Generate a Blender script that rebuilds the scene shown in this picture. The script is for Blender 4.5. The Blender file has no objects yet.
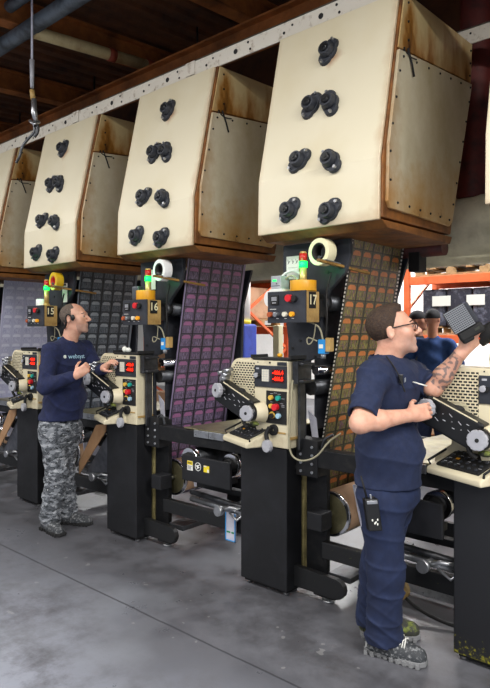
import bpy, math, random
import numpy as np
from mathutils import Vector, Matrix
random.seed(7)
SC = bpy.context.scene
COL = bpy.data.collections.new('press_hall'); SC.collection.children.link(COL)

# ---------------------------------------------------------------- camera frame
EYE = 1.65
YAW = math.radians(48.3)
FW = Vector((-math.cos(YAW), math.sin(YAW), 0)); RT = Vector((math.sin(YAW), math.cos(YAW), 0)); UP = Vector((0, 0, 1))
FOC = 611.0
def P(px, py, D):
    """point seen at (px,py) at distance D along the view axis, in metres"""
    return Vector((0, 0, EYE)) + FW*D + RT*((px-245)*D/FOC) + UP*((333-py)*D/FOC)

cam = bpy.data.cameras.new('camera'); camo = bpy.data.objects.new('camera', cam); COL.objects.link(camo)
camo.location = (0, 0, EYE)
M = Matrix((RT, UP, -FW)).transposed().to_4x4(); M.translation = Vector((0, 0, EYE)); camo.matrix_world = M
cam.sensor_fit = 'VERTICAL'; cam.sensor_height = 24.0; cam.lens = FOC*24.0/688.0
cam.shift_y = -(344-333)/688.0
cam.clip_start = 0.05; cam.clip_end = 200
SC.camera = camo

# ---------------------------------------------------------------- materials
def lin(c):
    if isinstance(c, str):
        c = [int(c[i:i+2], 16)/255 for i in (0, 2, 4)]
    return tuple(x/12.92 if x <= 0.04045 else ((x+0.055)/1.055)**2.4 for x in c) + (1.0,)

class S:
    """thin wrapper so node maths can be written as expressions"""
    def __init__(s, nt, sock): s.nt = nt; s.k = sock
    def _m(s, op, *o, clamp=False):
        n = s.nt.nodes.new('ShaderNodeMath'); n.operation = op; n.use_clamp = clamp
        for i, v in enumerate((s,)+o):
            if isinstance(v, S): s.nt.links.new(v.k, n.inputs[i])
            else: n.inputs[i].default_value = v
        return S(s.nt, n.outputs[0])
    def __add__(s, o): return s._m('ADD', o)
    def __sub__(s, o): return s._m('SUBTRACT', o)
    def __mul__(s, o): return s._m('MULTIPLY', o)
    def __truediv__(s, o): return s._m('DIVIDE', o)
    def gt(s, o): return s._m('GREATER_THAN', o)
    def lt(s, o): return s._m('LESS_THAN', o)
    def fract(s): return s._m('FRACT')
    def absv(s): return s._m('ABSOLUTE')
    def mn(s, o): return s._m('MINIMUM', o)
    def mx(s, o): return s._m('MAXIMUM', o)
    def clamp(s): return s._m('ADD', 0.0, clamp=True)
    def ramp(s, a, b):
        n = s.nt.nodes.new('ShaderNodeMapRange'); n.inputs['From Min'].default_value = a; n.inputs['From Max'].default_value = b
        s.nt.links.new(s.k, n.inputs['Value']); return S(s.nt, n.outputs[0])

def newmat(name):
    m = bpy.data.materials.new(name); m.use_nodes = True
    nt = m.node_tree; b = nt.nodes['Principled BSDF']
    return m, nt, b
def coord(nt, kind='Object'):
    n = nt.nodes.new('ShaderNodeTexCoord'); return n.outputs[kind]
def sep(nt, sock):
    n = nt.nodes.new('ShaderNodeSeparateXYZ'); nt.links.new(sock, n.inputs[0])
    return [S(nt, n.outputs[i]) for i in range(3)]
def noise(nt, vec, scale, detail=4, rough=.55, stretch=None, w=0.0):
    if stretch or w:
        mp = nt.nodes.new('ShaderNodeMapping'); mp.inputs['Scale'].default_value = stretch or (1, 1, 1)
        mp.inputs['Location'].default_value = (w, w*.7, w*1.3)
        nt.links.new(vec, mp.inputs['Vector']); vec = mp.outputs[0]
    n = nt.nodes.new('ShaderNodeTexNoise'); n.inputs['Scale'].default_value = scale
    n.inputs['Detail'].default_value = detail; n.inputs['Roughness'].default_value = rough
    nt.links.new(vec, n.inputs['Vector']); return S(nt, n.outputs['Fac'])
def mix(nt, f, a, b):
    n = nt.nodes.new('ShaderNodeMix'); n.data_type = 'RGBA'
    if isinstance(f, S): nt.links.new(f.k, n.inputs['Factor'])
    else: n.inputs['Factor'].default_value = f
    for i, v in ((6, a), (7, b)):
        if isinstance(v, (tuple, list)): n.inputs[i].default_value = v
        elif isinstance(v, str): n.inputs[i].default_value = lin(v)
        else: nt.links.new(v, n.inputs[i])
    return n.outputs[2]
def bump(nt, b, h, strength=.3, dist=.01):
    n = nt.nodes.new('ShaderNodeBump'); n.inputs['Strength'].default_value = strength; n.inputs['Distance'].default_value = dist
    nt.links.new(h.k, n.inputs['Height']); nt.links.new(n.outputs[0], b.inputs['Normal'])

MATS = {}
def simple(name, c, rough=.5, metal=0.0, c2=None, scale=8, lo=.45, hi=.7, emit=0, bmp=0, stretch=None, coat=0, alpha=None, trans=0):
    """painted / plastic / metal surface, optionally worn towards a second colour by noise"""
    m, nt, b = newmat(name)
    b.inputs['Base Color'].default_value = lin(c); b.inputs['Roughness'].default_value = rough; b.inputs['Metallic'].default_value = metal
    if c2:
        v = coord(nt); n = noise(nt, v, scale, 6, .65, stretch); f = n.ramp(lo, hi)
        nt.links.new(mix(nt, f, c, c2), b.inputs['Base Color'])
        r2 = noise(nt, v, scale*2.3, 4) * .3 + (rough-.15); nt.links.new(r2.k, b.inputs['Roughness'])
        if bmp: bump(nt, b, n, bmp)
    if emit:
        b.inputs['Emission Color'].default_value = lin(c); b.inputs['Emission Strength'].default_value = emit
    if coat: b.inputs['Coat Weight'].default_value = coat
    if trans: b.inputs['Transmission Weight'].default_value = trans
    if alpha is not None: b.inputs['Alpha'].default_value = alpha
    MATS[name] = m; return m

simple('hood_cream', 'dad0b2', .42, 0, 'bfae86', 2.2, .55, .95)
simple('console_cream', 'd6ccae', .45, 0, 'a8987a', 9, .56, .85)
simple('aged_cream', 'b9985c', .5, 0, '8a6a38', 10, .45, .75)
simple('black_paint', '0e0f13', .58, 0, '1d1e25', 5, .5, .8)
simple('frame_black', '101114', .55, .2, '2c2a28', 12, .52, .8)
simple('plate_dark', '2c2f36', .5, .3, '3d4048', 7, .4, .75)
simple('speckled_black', '141517', .5, 0, '6a6a20', 60, .66, .72)
simple('black_plastic', '101113', .4)
simple('dull_black', '0b0b0c', .7)
simple('dark_rubber', '191919', .8)
simple('grey_plastic', '9b9ca3', .4, 0, 'b8b9be', 12)
simple('steel', 'a9abaf', .32, .85, '6d6a64', 14, .5, .8)
simple('chrome', 'd9dade', .16, 1.0)
simple('dark_steel', '55575b', .4, .8, '2f2e2e', 10, .4, .7)
simple('pan_metal', '9a936f', .35, .75, '5e5a45', 5, .4, .7)
simple('sheet_grey', '6a6c74', .4, .6, '474a52', 6, .4, .65)
simple('rust_brown', '8f5a26', .6, 0, '46270f', 6, .35, .7)
simple('rail_paint', 'd8d2c4', .45, .1, '94826a', 16, .55, .72)
simple('post_pale', '9c9060', .6, 0, '5e5636', 9, .4, .7)
simple('kraft', 'a07c5a', .7, 0, '8a6848', 6)
simple('paper_white', 'e3e5dc', .7)
simple('white_web', 'c9c9d6', .5, 0, 'a3a4b8', 5)
simple('tape_cream', 'e6dfb8', .5); simple('tape_edge', 'f2f0e4', .4)
simple('tape_white', 'f0f0ee', .4)
simple('tape_yellow', 'd8b21e', .45, 0, 'c79a18', 8)
simple('tape_amber', 'e0a020', .4)
simple('cardboard', 'b58f66', .8); simple('core_dark', '1a1512', .8)
simple('button_yellow', 'd6b04a', .35); simple('button_teal', '1f9d8e', .35); simple('button_red', 'd0202a', .3)
simple('button_blue', '9cc0d4', .35); simple('button_orange', 'e59a1c', .35, emit=.3); simple('button_white', 'd8d4c2', .35)
simple('button_brown', 'a8502a', .4)
simple('led_red', 'ff2008', .4, emit=3.0); simple('led_green', '06e04a', .3, emit=4.0); simple('lamp_red', 'b01c18', .3, emit=.15)
simple('led_back', '3a0604', .3)
simple('wood_clip', 'a07a3c', .6, 0, '6b4f22', 20)
simple('connector_blue', '2a8fd6', .35); simple('connector_teal', '2aa7b0', .35)
simple('cable_black', '0d0d0d', .5); simple('cable_cream', 'a09a80', .5); simple('hose_yellow', 'd8c22a', .5); simple('hose_green', '4f9a4a', .5)
simple('signal_tube', 'c9a86a', .35, .4)
simple('sticker_yellow', 'e8cf28', .5); simple('sticker_white', 'e4e4e0', .5); simple('ink_dark', '25262a', .6)
simple('tag_yellow', 'd9a32a', .6)
simple('duct_paint', 'd6d0b4', .5, 0, '8d866a', 4, .4, .85)
simple('dark_red', '5a1a14', .55, 0, '2f0e0b', 8)
simple('rack_orange', 'e87040', .5, 0, 'd05a2c', 6)
simple('wrap_dark', '3c3d48', .25, 0, '8f93a6', 5, .5, .75)
simple('wrap_white', 'd9dce2', .3, 0, 'aab0ba', 7, .45, .7)
simple('pallet_wood', 'a98a60', .8, 0, '7b6040', 12)
simple('tarp_blue', '3a52b8', .5, 0, '2a3c8c', 5)
simple('box_brown', 'c4a080', .8, 0, 'a88362', 5)
simple('wall_white', 'e9e9e6', .8, 0, 'dadad4', 1.5)
simple('beam_brown', 'bd7238', .7, 0, '452610', 2.5, .35, .75)
simple('pipe_tan', 'c9b684', .6, 0, '8a6236', 3, .45, .75)
simple('pipe_grey', '6c757e', .45, .3, '3d3f42', 5)
simple('pipe_clamp', '8a3a22', .6)
simple('sign_green', '1f8a58', .5)
simple('cloth_navy', '18223e', .9, 0, '1f2b4b', 25, .4, .8)
simple('cloth_trouser', '141f3c', .9, 0, '1a284a', 18, .4, .8)
simple('cloth_sweater', '161d3c', .92, 0, '1e2750', 30, .4, .8)
simple('cloth_blue', '27457a', .9, 0, '1c3562', 20)
simple('hair_brown', '2c1d15', .75, 0, '46321f', 90, .4, .7, bmp=.6)
simple('hair_grey', '4a3f38', .8, 0, '6a5c50', 90, .4, .7, bmp=.5)
simple('cap_black', '16171b', .8)
simple('shoe_dark', '34373b', .7, 0, '8e9092', 55, .52, .66)
simple('shoe_grey', '8c8e90', .7, 0, 'b8b8b4', 14); simple('sole_black', '1b1b1c', .8); simple('sole_grey', '77787a', .7)
simple('lace_white', 'd8d8d2', .7); simple('paint_green', '2c2e26', .7, 0, '6f7a2c', 22, .5, .62)
simple('eye_white', 'a39a92', .4); simple('eye_dark', '1c130e', .2); simple('lip', '9a5a4e', .6)
simple('glass_lens', 'dfe8ea', .05, 0, alpha=.25)
simple('glove_orange', 'd0501c', .6)
simple('fin_grey', '8f9297', .35, .5)
simple('lamp_glow', 'ffffff', .5, emit=6.0)

def mat_hood_side():
    m, nt, b = newmat('hood_side_stained'); v = coord(nt); x, y, z = sep(nt, v)
    n = noise(nt, v, 1.6, 6, .6, (1, 1.3, .8)); n2 = noise(nt, v, 9, 6, .65, w=3)
    low = (z*-1.6+.80) + (n-.5)*1.6 + (n2-.5)*.5
    rim = (y*-2.2+.75) + (n-.5)*.9 + (n2-.5)*.4
    c = mix(nt, (n*.7+n2*.3).ramp(.35, .7), 'd0c8ae', 'b0a37c')
    c = mix(nt, low.ramp(.05, .75)*.85, c, 'b5853c'); c = mix(nt, rim.ramp(.2, .8)*.8, c, 'a06a28'); c = mix(nt, low.ramp(.65, 1.0)*.8, c, '6e4016')
    c = mix(nt, (n2 + low*.25).ramp(.78, .86), c, '2a1c10')
    nt.links.new(c, b.inputs['Base Color']); b.inputs['Roughness'].default_value = .42; b.inputs['Metallic'].default_value = .15
    MATS['hood_side'] = m
    m, nt, b = newmat('hood_upper_burnt'); v = coord(nt)
    x, y, z = sep(nt, v); n = noise(nt, v, 3.0, 5, .6, (1, 1.8, .7), w=5)
    f = n + (z*-1.1+1.32)*.55
    c = mix(nt, f.ramp(.36, .62), 'd2bd8a', 'a8732f'); c = mix(nt, f.ramp(.56, .76), c, '3e220c')
    nt.links.new(c, b.inputs['Base Color']); b.inputs['Roughness'].default_value = .38; b.inputs['Metallic'].default_value = .2
    MATS['hood_upper'] = m
mat_hood_side()

def mat_front():
    m, nt, b = newmat('hood_front_paint'); v = coord(nt); x, y, z = sep(nt, v)
    n = noise(nt, v, 5, 6, .65); n2 = noise(nt, v, 1.8, 4, w=4)
    c = mix(nt, n2.ramp(.45, .8)*.5, 'dcd3b8', 'cbbb90')
    e = ((x-.37)*10.0 + (n-.5)*1.6).ramp(0, .9)*.55; c = mix(nt, e, c, 'a9763a')
    l = ((x*-1.0-.42)*16.0 + (n-.5)*1.2).ramp(0, .9)*.35; c = mix(nt, l, c, 'b08a50')
    w = ((z*-1.0+.10)*14.0 + (n-.5)*1.6).ramp(0, 1.0)*.35; c = mix(nt, w, c, '9a6f3c')
    d = ((x+.01).absv()*7.0 + ((z-1.10).absv())*7.5)*-1.0 + 1.0 + (n-.5)*1.1
    c = mix(nt, d.ramp(.25, .8)*.6, c, '9a5a20')
    nt.links.new(c, b.inputs['Base Color']); b.inputs['Roughness'].default_value = .4
    MATS['hood_front'] = m
mat_front()
def mat_floor():
    m, nt, b = newmat('worn_concrete'); v = coord(nt); x, y, z = sep(nt, v); y = y + 3.0
    n = noise(nt, v, .55, 7, .6); n2 = noise(nt, v, 4.5, 7, .7, w=4); n3 = noise(nt, v, 40, 3, .6, w=9)
    near = (y*-1.0 + 2.3 + (n-.5)*1.2).ramp(-.35, 1.0)          # soft shade along the presses put into the colour, paler aisle
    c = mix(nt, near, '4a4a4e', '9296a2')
    c = mix(nt, (n2).ramp(.42, .68), c, '64656b'); c = mix(nt, ((n*.6+n2*.4)).ramp(.50, .64)*.4, c, '3c3b3e')
    n5 = noise(nt, v, 1.1, 4, .5, w=31); c = mix(nt, n5.ramp(.56, .7)*.35, c, '8f939b')
    joint = (y - 2.29 + (n2-.5)*.02).absv().lt(.006)
    c = mix(nt, joint*.75, c, '35353a')
    spots = noise(nt, v, 9, 2, .5, w=21).gt(.73); c = mix(nt, spots*.25, c, 'b0b0ae')
    nt.links.new(c, b.inputs['Base Color'])
    r = n2*.45 + .12; nt.links.new(r.k, b.inputs['Roughness'])
    bump(nt, b, n2+n3*.3, .12, .004)
    MATS['floor'] = m
mat_floor()

def mat_deck():
    m, nt, b = newmat('rusty_roof_deck'); v = coord(nt)
    n = noise(nt, v, 1.2, 6, .7)
    c = mix(nt, n.ramp(.35, .7), '34221a', '7a4a28')
    nt.links.new(c, b.inputs['Base Color']); b.inputs['Roughness'].default_value = .75
    MATS['deck'] = m
mat_deck()

def mat_web(name, base, cap, fig1, fig2, fig3, dash=False, grid='17161a', capon=1.0):
    m, nt, b = newmat('printed_web_'+name); uv = coord(nt, 'UV'); u, vv, _ = sep(nt, uv)
    fu = ((u-.018)/.126).fract(); fv = (vv/.109).fract()
    cu = (fu-.5).absv()
    capm = (fv.gt(.63))*(fv.lt(.92))*(cu.lt(.36))
    crown = (fv*.9 + cu*.75).lt(.99); capm = capm*crown
    figm = fv.gt(.06)*fv.lt(.6)*cu.lt(.4)
    n1 = noise(nt, uv, 26, 3, .6, (3.2, 1.0, 1)); n2 = noise(nt, uv, 55, 2, .6, (1.8, .6, 1), w=3)
    stripe = ((fu*6.0).fract()-.5).absv().gt(.27)
    c = mix(nt, 0.0, base, base)
    n4 = noise(nt, uv, 120, 2, .6, (1.6, .8, 1), w=8); f = mix(nt, n1.ramp(.44, .56), fig1, fig2); f = mix(nt, n2.ramp(.54, .60), f, fig3); f = mix(nt, n4.ramp(.56, .64)*.7, f, cap)
    f = mix(nt, stripe*.45, f, base)
    c = mix(nt, figm*.85, c, f)
    capc = mix(nt, n1.ramp(.35, .7)*.35, cap, base)
    c = mix(nt, capm*capon, c, capc)
    c = mix(nt, cu.gt(.455), c, grid); c = mix(nt, fv.lt(.045), c, grid)
    mar = u.lt(.014).mx(u.gt(.655))
    if dash: c = mix(nt, mar, c, mix(nt, (vv/.026).fract().gt(.5), '0c0c0e', 'd4d0c8'))
    else: c = mix(nt, mar, c, fig2)
    nt.links.new(c, b.inputs['Base Color']); b.inputs['Roughness'].default_value = .36; b.inputs['Metallic'].default_value = .1
    MATS['web_'+name] = m
mat_web('orange', '504c36', 'd07c40', '44472e', '9a9a50', '7c5676', dash=True)
mat_web('pink', '544b5e', 'ad6f9c', '4c4656', '9488a8', '6e6288')
mat_web('grey', '3a4048', 'a2a9b1', '454c56', '757d87', '5a626e', grid='1a1e24')
mat_web('lavender', 'b9bcd4', 'd4d7e8', 'a2a5c8', 'c6c8de', '989bc0', grid='b0b3d0')

def mat_camo():
    m, nt, b = newmat('grey_camouflage'); v = coord(nt)
    n = noise(nt, v, 18, 3, .6, (1, 1, 2.0)); n2 = noise(nt, v, 30, 3, .6, (1, 1, 1.8), w=6)
    c = mix(nt, n.gt(.5), '50545a', '82868c'); c = mix(nt, n2.gt(.55), c, '2c3034'); c = mix(nt, (n*.5+n2*.5).gt(.57), c, 'a8abb0')
    nt.links.new(c, b.inputs['Base Color']); b.inputs['Roughness'].default_value = .9
    MATS['camo'] = m
mat_camo()
def mat_skin(name, c):
    m, nt, b = newmat(name)
    a = nt.nodes.new('ShaderNodeVertexColor'); a.layer_name = 'tone'
    v = coord(nt); n = noise(nt, v, 30, 4)
    cc = mix(nt, n.ramp(.4, .7)*.35, c, 'b06a52')
    mm = nt.nodes.new('ShaderNodeMix'); mm.data_type = 'RGBA'; mm.blend_type = 'MULTIPLY'; mm.inputs['Factor'].default_value = 1
    nt.links.new(cc, mm.inputs[6]); nt.links.new(a.outputs[0], mm.inputs[7])
    nt.links.new(mm.outputs[2], b.inputs['Base Color']); b.inputs['Roughness'].default_value = .5
    b.inputs['Subsurface Weight'].default_value = .1; b.inputs['Subsurface Radius'].default_value = (.02, .008, .004)
    MATS[name] = m
mat_skin('skin', 'd8a68e'); mat_skin('skin_tan', 'b98468')

# ---------------------------------------------------------------- mesh builder
def frame(d):
    d = Vector(d).normalized(); a = Vector((0, 0, 1)) if abs(d.z) < .9 else Vector((1, 0, 0))
    u = d.cross(a).normalized(); return u, d.cross(u).normalized()
class MB:
    def __init__(s): s.v = []; s.f = []; s.sm = []
    def add(s, vs, fs, smooth=False):
        n = len(s.v); s.v += [Vector(p) for p in vs]; s.f += [tuple(i+n for i in f) for f in fs]; s.sm += [smooth]*len(fs); return s
    def box(s, x0, x1, y0, y1, z0, z1):
        vs = [(x, y, z) for z in (z0, z1) for y in (y0, y1) for x in (x0, x1)]
        return s.add(vs, [(0, 2, 3, 1), (4, 5, 7, 6), (0, 1, 5, 4), (2, 6, 7, 3), (0, 4, 6, 2), (1, 3, 7, 5)])
    def obox(s, c, ax, ay, az, hx, hy, hz):
        """box with own axes and half sizes"""
        c = Vector(c); ax = Vector(ax).normalized()*hx; ay = Vector(ay).normalized()*hy; az = Vector(az).normalized()*hz
        vs = [c+ax*i+ay*j+az*k for k in (-1, 1) for j in (-1, 1) for i in (-1, 1)]
        return s.add(vs, [(0, 2, 3, 1), (4, 5, 7, 6), (0, 1, 5, 4), (2, 6, 7, 3), (0, 4, 6, 2), (1, 3, 7, 5)])
    def cyl(s, p0, p1, r0, r1=None, n=20, smooth=True, cap=True):
        p0 = Vector(p0); p1 = Vector(p1); r1 = r0 if r1 is None else r1; u, w = frame(p1-p0)
        vs = [p + (u*math.cos(2*math.pi*i/n)+w*math.sin(2*math.pi*i/n))*r for p, r in ((p0, r0), (p1, r1)) for i in range(n)]
        k = len(s.f); s.add(vs, [(i, (i+1) % n, n+(i+1) % n, n+i) for i in range(n)], smooth)
        if cap:
            b = len(s.v)-2*n; s.f += [tuple(b+i for i in reversed(range(n))), tuple(b+n+i for i in range(n))]; s.sm += [False]*2
        return s
    def ring(s, c, ax, ro, ri, w, n=32):
        """annular roll of half-width w along ax"""
        c = Vector(c); ax = Vector(ax).normalized(); u, v = frame(ax)
        prof = [(ro, -w), (ro, w), (ri, w), (ri, -w)]
        vs = [c + ax*h + (u*math.cos(2*math.pi*i/n)+v*math.sin(2*math.pi*i/n))*r for r, h in prof for i in range(n)]
        fs = [(k*n+i, k*n+(i+1) % n, ((k+1) % 4)*n+(i+1) % n, ((k+1) % 4)*n+i) for k in range(4) for i in range(n)]
        b = len(s.v); s.add(vs, fs, False)
        for q in range(n): s.sm[-4*n+q] = True; s.sm[-2*n+q] = True
        return s
    def ell(s, c, r, n=14, m=9):
        c = Vector(c); rx, ry, rz = (r, r, r) if not hasattr(r, '__len__') else r
        vs = [c+Vector((0, 0, rz))]
        for j in range(1, m):
            t = math.pi*j/m
            vs += [c+Vector((rx*math.sin(t)*math.cos(2*math.pi*i/n), ry*math.sin(t)*math.sin(2*math.pi*i/n), rz*math.cos(t))) for i in range(n)]
        vs.append(c-Vector((0, 0, rz))); L = len(vs)-1
        fs = [(0, 1+i, 1+(i+1) % n) for i in range(n)]
        for j in range(m-2): fs += [(1+j*n+i, 1+(j+1)*n+i, 1+(j+1)*n+(i+1) % n, 1+j*n+(i+1) % n) for i in range(n)]
        fs += [(L, 1+(m-2)*n+(i+1) % n, 1+(m-2)*n+i) for i in range(n)]
        return s.add(vs, fs, True)
    def tube(s, pts, r, n=8, closed=False, smoothpath=0):
        pts = [Vector(p) for p in pts]
        for _ in range(smoothpath):
            q = [pts[0]]
            for a, b in zip(pts, pts[1:]): q += [a*.75+b*.25, a*.25+b*.75]
            q.append(pts[-1]); pts = q
        N = len(pts); vs = []; u = None
        for i, p in enumerate(pts):
            if closed: d = pts[(i+1) % N]-pts[i-1]
            else: d = pts[min(i+1, N-1)]-pts[max(i-1, 0)]
            d = d.normalized()
            if u is None: u, _ = frame(d)
            u = (u - d*u.dot(d)).normalized(); w = d.cross(u)
            rr = r[i] if hasattr(r, '__len__') else r
            vs += [p+(u*math.cos(2*math.pi*k/n)+w*math.sin(2*math.pi*k/n))*rr for k in range(n)]
        E = N if closed else N-1
        fs = [(i*n+k, i*n+(k+1) % n, ((i+1) % N)*n+(k+1) % n, ((i+1) % N)*n+k) for i in range(E) for k in range(n)]
        b = len(s.v); s.add(vs, fs, True)
        if not closed:
            s.f += [tuple(b+k for k in reversed(range(n))), tuple(b+(N-1)*n+k for k in range(n))]; s.sm += [False]*2
        return s
    def prism(s, pts, axis, a, b):
        """polygon extruded along axis 'x'|'y'|'z' from a to b; pts in the two other coordinates"""
        def q(p, h):
            return (h, p[0], p[1]) if axis == 'x' else (p[0], h, p[1]) if axis == 'y' else (p[0], p[1], h)
        n = len(pts); vs = [q(p, a) for p in pts]+[q(p, b) for p in pts]
        return s.add(vs, [tuple(reversed(range(n))), tuple(range(n, 2*n))]+[(i, (i+1) % n, n+(i+1) % n, n+i) for i in range(n)])
    def build(s, name, mat, root=None, bevel=0, seg=2):
        me = bpy.data.meshes.new(name)
        off = ROOTLOC.get(root.as_pointer(), Vector((0, 0, 0))) if root else None
        if off is None or root is None:
            lo = Vector((min(p.x for p in s.v), min(p.y for p in s.v), min(p.z for p in s.v))); hi = Vector((max(p.x for p in s.v), max(p.y for p in s.v), 0))
            off = Vector(((lo.x+hi.x)/2, (lo.y+hi.y)/2, lo.z))
        me.from_pydata([tuple(p-off) for p in s.v], [], s.f); me.validate()
        import bmesh
        bm = bmesh.new(); bm.from_mesh(me); bmesh.ops.recalc_face_normals(bm, faces=bm.faces); bm.to_mesh(me); bm.free()
        if len(me.polygons) == len(s.sm): me.polygons.foreach_set('use_smooth', s.sm)
        me.materials.append(MATS[mat])
        o = bpy.data.objects.new(name, me); COL.objects.link(o)
        if root: 
            o.parent = root; ROOTLOC[o.as_pointer()] = off
            KEEP.append(o)
        else:
            o.location = off; ROOTLOC[o.as_pointer()] = off
        if bevel:
            md = o.modifiers.new('bevel', 'BEVEL'); md.width = bevel; md.segments = seg; md.limit_method = 'ANGLE'; md.angle_limit = math.radians(40)
        return o
ROOTLOC = {}; KEEP = []
def tag(o, label, cat, group=None, kind=None):
    if label: o['label'] = label
    if cat: o['category'] = cat
    if group: o['group'] = group
    if kind: o['kind'] = kind
    return o
def thing(name, loc, label, cat, group=None):
    o = bpy.data.objects.new(name, None); COL.objects.link(o); o.location = loc; o.empty_display_size = .05
    ROOTLOC[o.as_pointer()] = Vector(loc); tag(o, label, cat, group); return o
def structure(o): o['kind'] = 'structure'; return o
def dup(o, dx, label=None, parent=None):
    c = o.copy(); COL.objects.link(c)
    if parent: c.parent = parent
    else:
        c.location = Vector(o.location)+Vector(dx)
        if label: c['label'] = label
    for ch in list(o.children): dup(ch, None, None, c)
    return c
def text_mb(txt, size, origin, ux, uz, depth=.0008, bold=0):
    """lettering as geometry: lies in the plane spanned by ux (reading direction) and uz (up)"""
    cu = bpy.data.curves.new('lettering', 'FONT'); cu.body = txt; cu.size = size; cu.extrude = depth; cu.offset = bold; cu.resolution_u = 2
    cu.align_x = 'CENTER'; cu.align_y = 'CENTER'
    o = bpy.data.objects.new('lettering', cu); COL.objects.link(o)
    dg = bpy.context.evaluated_depsgraph_get(); me = o.evaluated_get(dg).to_mesh()
    ux = Vector(ux).normalized(); uz = Vector(uz).normalized(); un = ux.cross(uz); origin = Vector(origin)
    mb = MB(); mb.add([origin+ux*v.co.x+uz*v.co.y+un*v.co.z for v in me.vertices], [tuple(p.vertices) for p in me.polygons])
    o.evaluated_get(dg).to_mesh_clear(); bpy.data.objects.remove(o); bpy.data.curves.remove(cu)
    return mb
# ================================================================ the setting
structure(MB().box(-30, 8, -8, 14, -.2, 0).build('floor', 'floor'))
ROOF = lambda y: 4.95 + .07*(y-3)
def deck():
    b = MB(); pts = []; y = -8.0; k = 0
    # trapezoidal ribs that run across the hall
    xs = []; x = -30.0
    while x < 8:
        xs += [(x, 0), (x+.09, 0), (x+.11, .04), (x+.20, .04)]; x += .22
    for (xx, dz) in xs: pts.append((xx, dz))
    n = len(pts)
    vs = [(px, -8, ROOF(-8)+dz) for px, dz in pts]+[(px, 14, ROOF(14)+dz) for px, dz in pts]
    vs += [(px, -8, ROOF(-8)+.1) for px, dz in pts]+[(px, 14, ROOF(14)+.1) for px, dz in pts]
    fs = [(i, i+1, n+i+1, n+i) for i in range(n-1)]+[(2*n+i, 3*n+i, 3*n+i+1, 2*n+i+1) for i in range(n-1)]
    b.add(vs, fs); return b.build('ceiling', 'deck')
structure(deck())
structure(MB().box(-30, 8, 12.6, 12.8, 0, 6).build('wall_back', 'wall_white'))
structure(MB().box(-30.2, -30, -8, 14, 0, 6).build('wall_left', 'wall_white'))
structure(MB().box(-29.9, 5, 5.32, 5.40, 2.72, 5.1).build('wall_added_baffle', 'deck'))  # added dark partition, blocks the rear light so the front ceiling stays dark
def ibeam_y(x, y0, y1, drop, h, w):
    b = MB()
    def sl(x0, x1, d0, d1):
        vs = [(xx, yy, ROOF(yy)-d) for yy in (y0, y1) for d in (d1, d0) for xx in (x0, x1)]
        b.add(vs, [(0, 1, 3, 2), (4, 6, 7, 5), (0, 4, 5, 1), (2, 3, 7, 6), (0, 2, 6, 4), (1, 5, 7, 3)])
    sl(x-w/2, x+w/2, drop+h-.02, drop+h); sl(x-w/2, x+w/2, drop, drop+.02); sl(x-.008, x+.008, drop+.02, drop+h-.02); return b
for i, x in enumerate((-9.6, -7.5, -5.75, -4.1, -2.3)):
    o = ibeam_y(x, -7.8, 12.5, .0, .26, .16).build('roof_beam', 'beam_brown')
    tag(o, ['rusty brown roof beam at the far left end of the ceiling', 'rusty brown roof beam crossing above the leftmost press', 'rusty brown roof beam above the grey camouflage worker, right of the tan pipe',
            'rusty brown roof beam that meets the white rail above the pink-web press', 'rusty brown roof beam over the nearest drying hood at top right'][i], 'beam', 'brown roof beams')
o = (MB().box(-29, 6, 4.2, 4.36, 4.50, 4.52).box(-29, 6, 4.2, 4.36, 4.28, 4.30).box(-29, 6, 4.272, 4.288, 4.3, 4.5)).build('girder', 'beam_brown')
tag(o, 'long brown steel girder running just above and behind the white perforated rail', 'beam')
# pipes under the roof
def pipe(name, p0, p1, r, mat, label, clamps=()):
    c = (Vector(p0)+Vector(p1))/2
    t = thing(name, p0, label, 'pipe'); MB().cyl(p0, p1, r, n=20).build('pipe_run', mat, t)
    d = Vector(p1)-Vector(p0)
    for k in clamps:
        q = Vector(p0)+d*k; MB().cyl(q-d.normalized()*.04, q+d.normalized()*.04, r*1.18, n=20).build('pipe_collar', 'pipe_clamp', t)
    return t
pipe('roof_pipe', (-29, 3.05, 4.62), (5, 3.05, 4.62), .075, 'pipe_grey', 'thick grey pipe with a red-brown clamp at the top left corner', (.652,))
pipe('roof_pipe', (-29, 2.95, 4.86), (5, 2.95, 4.86), .055, 'pipe_grey', 'thinner grey pipe running above and behind the thick grey pipe at top left')
pipe('roof_pipe', (-29, 2.6, 4.80), (5, 2.6, 4.80), .04, 'pipe_grey', 'slimmest dark pipe in front of the thick grey pipe at top left')
pipe('sprinkler_pipe', P(34, 32, 5.95), P(152, 67, 6.9), .06, 'pipe_tan', 'short tan pipe with flaking paint slanting under the dark roof', (.62, .97))
pipe('air_duct', (-18, 4.8, 2.46), (3.5, 4.8, 2.46), .27, 'duct_paint', 'large cream cylindrical air duct running behind all the presses', (.3, .62, .84))
for q, (dy, dz, rr) in enumerate(((5.6, 4.3, .06), (6.4, 4.1, .05))):
    pipe('roof_pipe', (-26, dy, dz), (5, dy, dz), rr, 'beam_brown', ['dark rusty pipe under the roof deck behind the brown girder', 'thin dark rusty pipe farthest back under the roof deck'][q])
ad = [o for o in COL.objects if o.name == 'air_duct'][0]
for x in (-9, -7, -5, -3.1, -.9, 1): MB().cyl((x, 4.8, 2.70), (x, 4.8, ROOF(4.8)+.03), .012, n=8).build('hanger_rod', 'dark_steel', ad)
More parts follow.
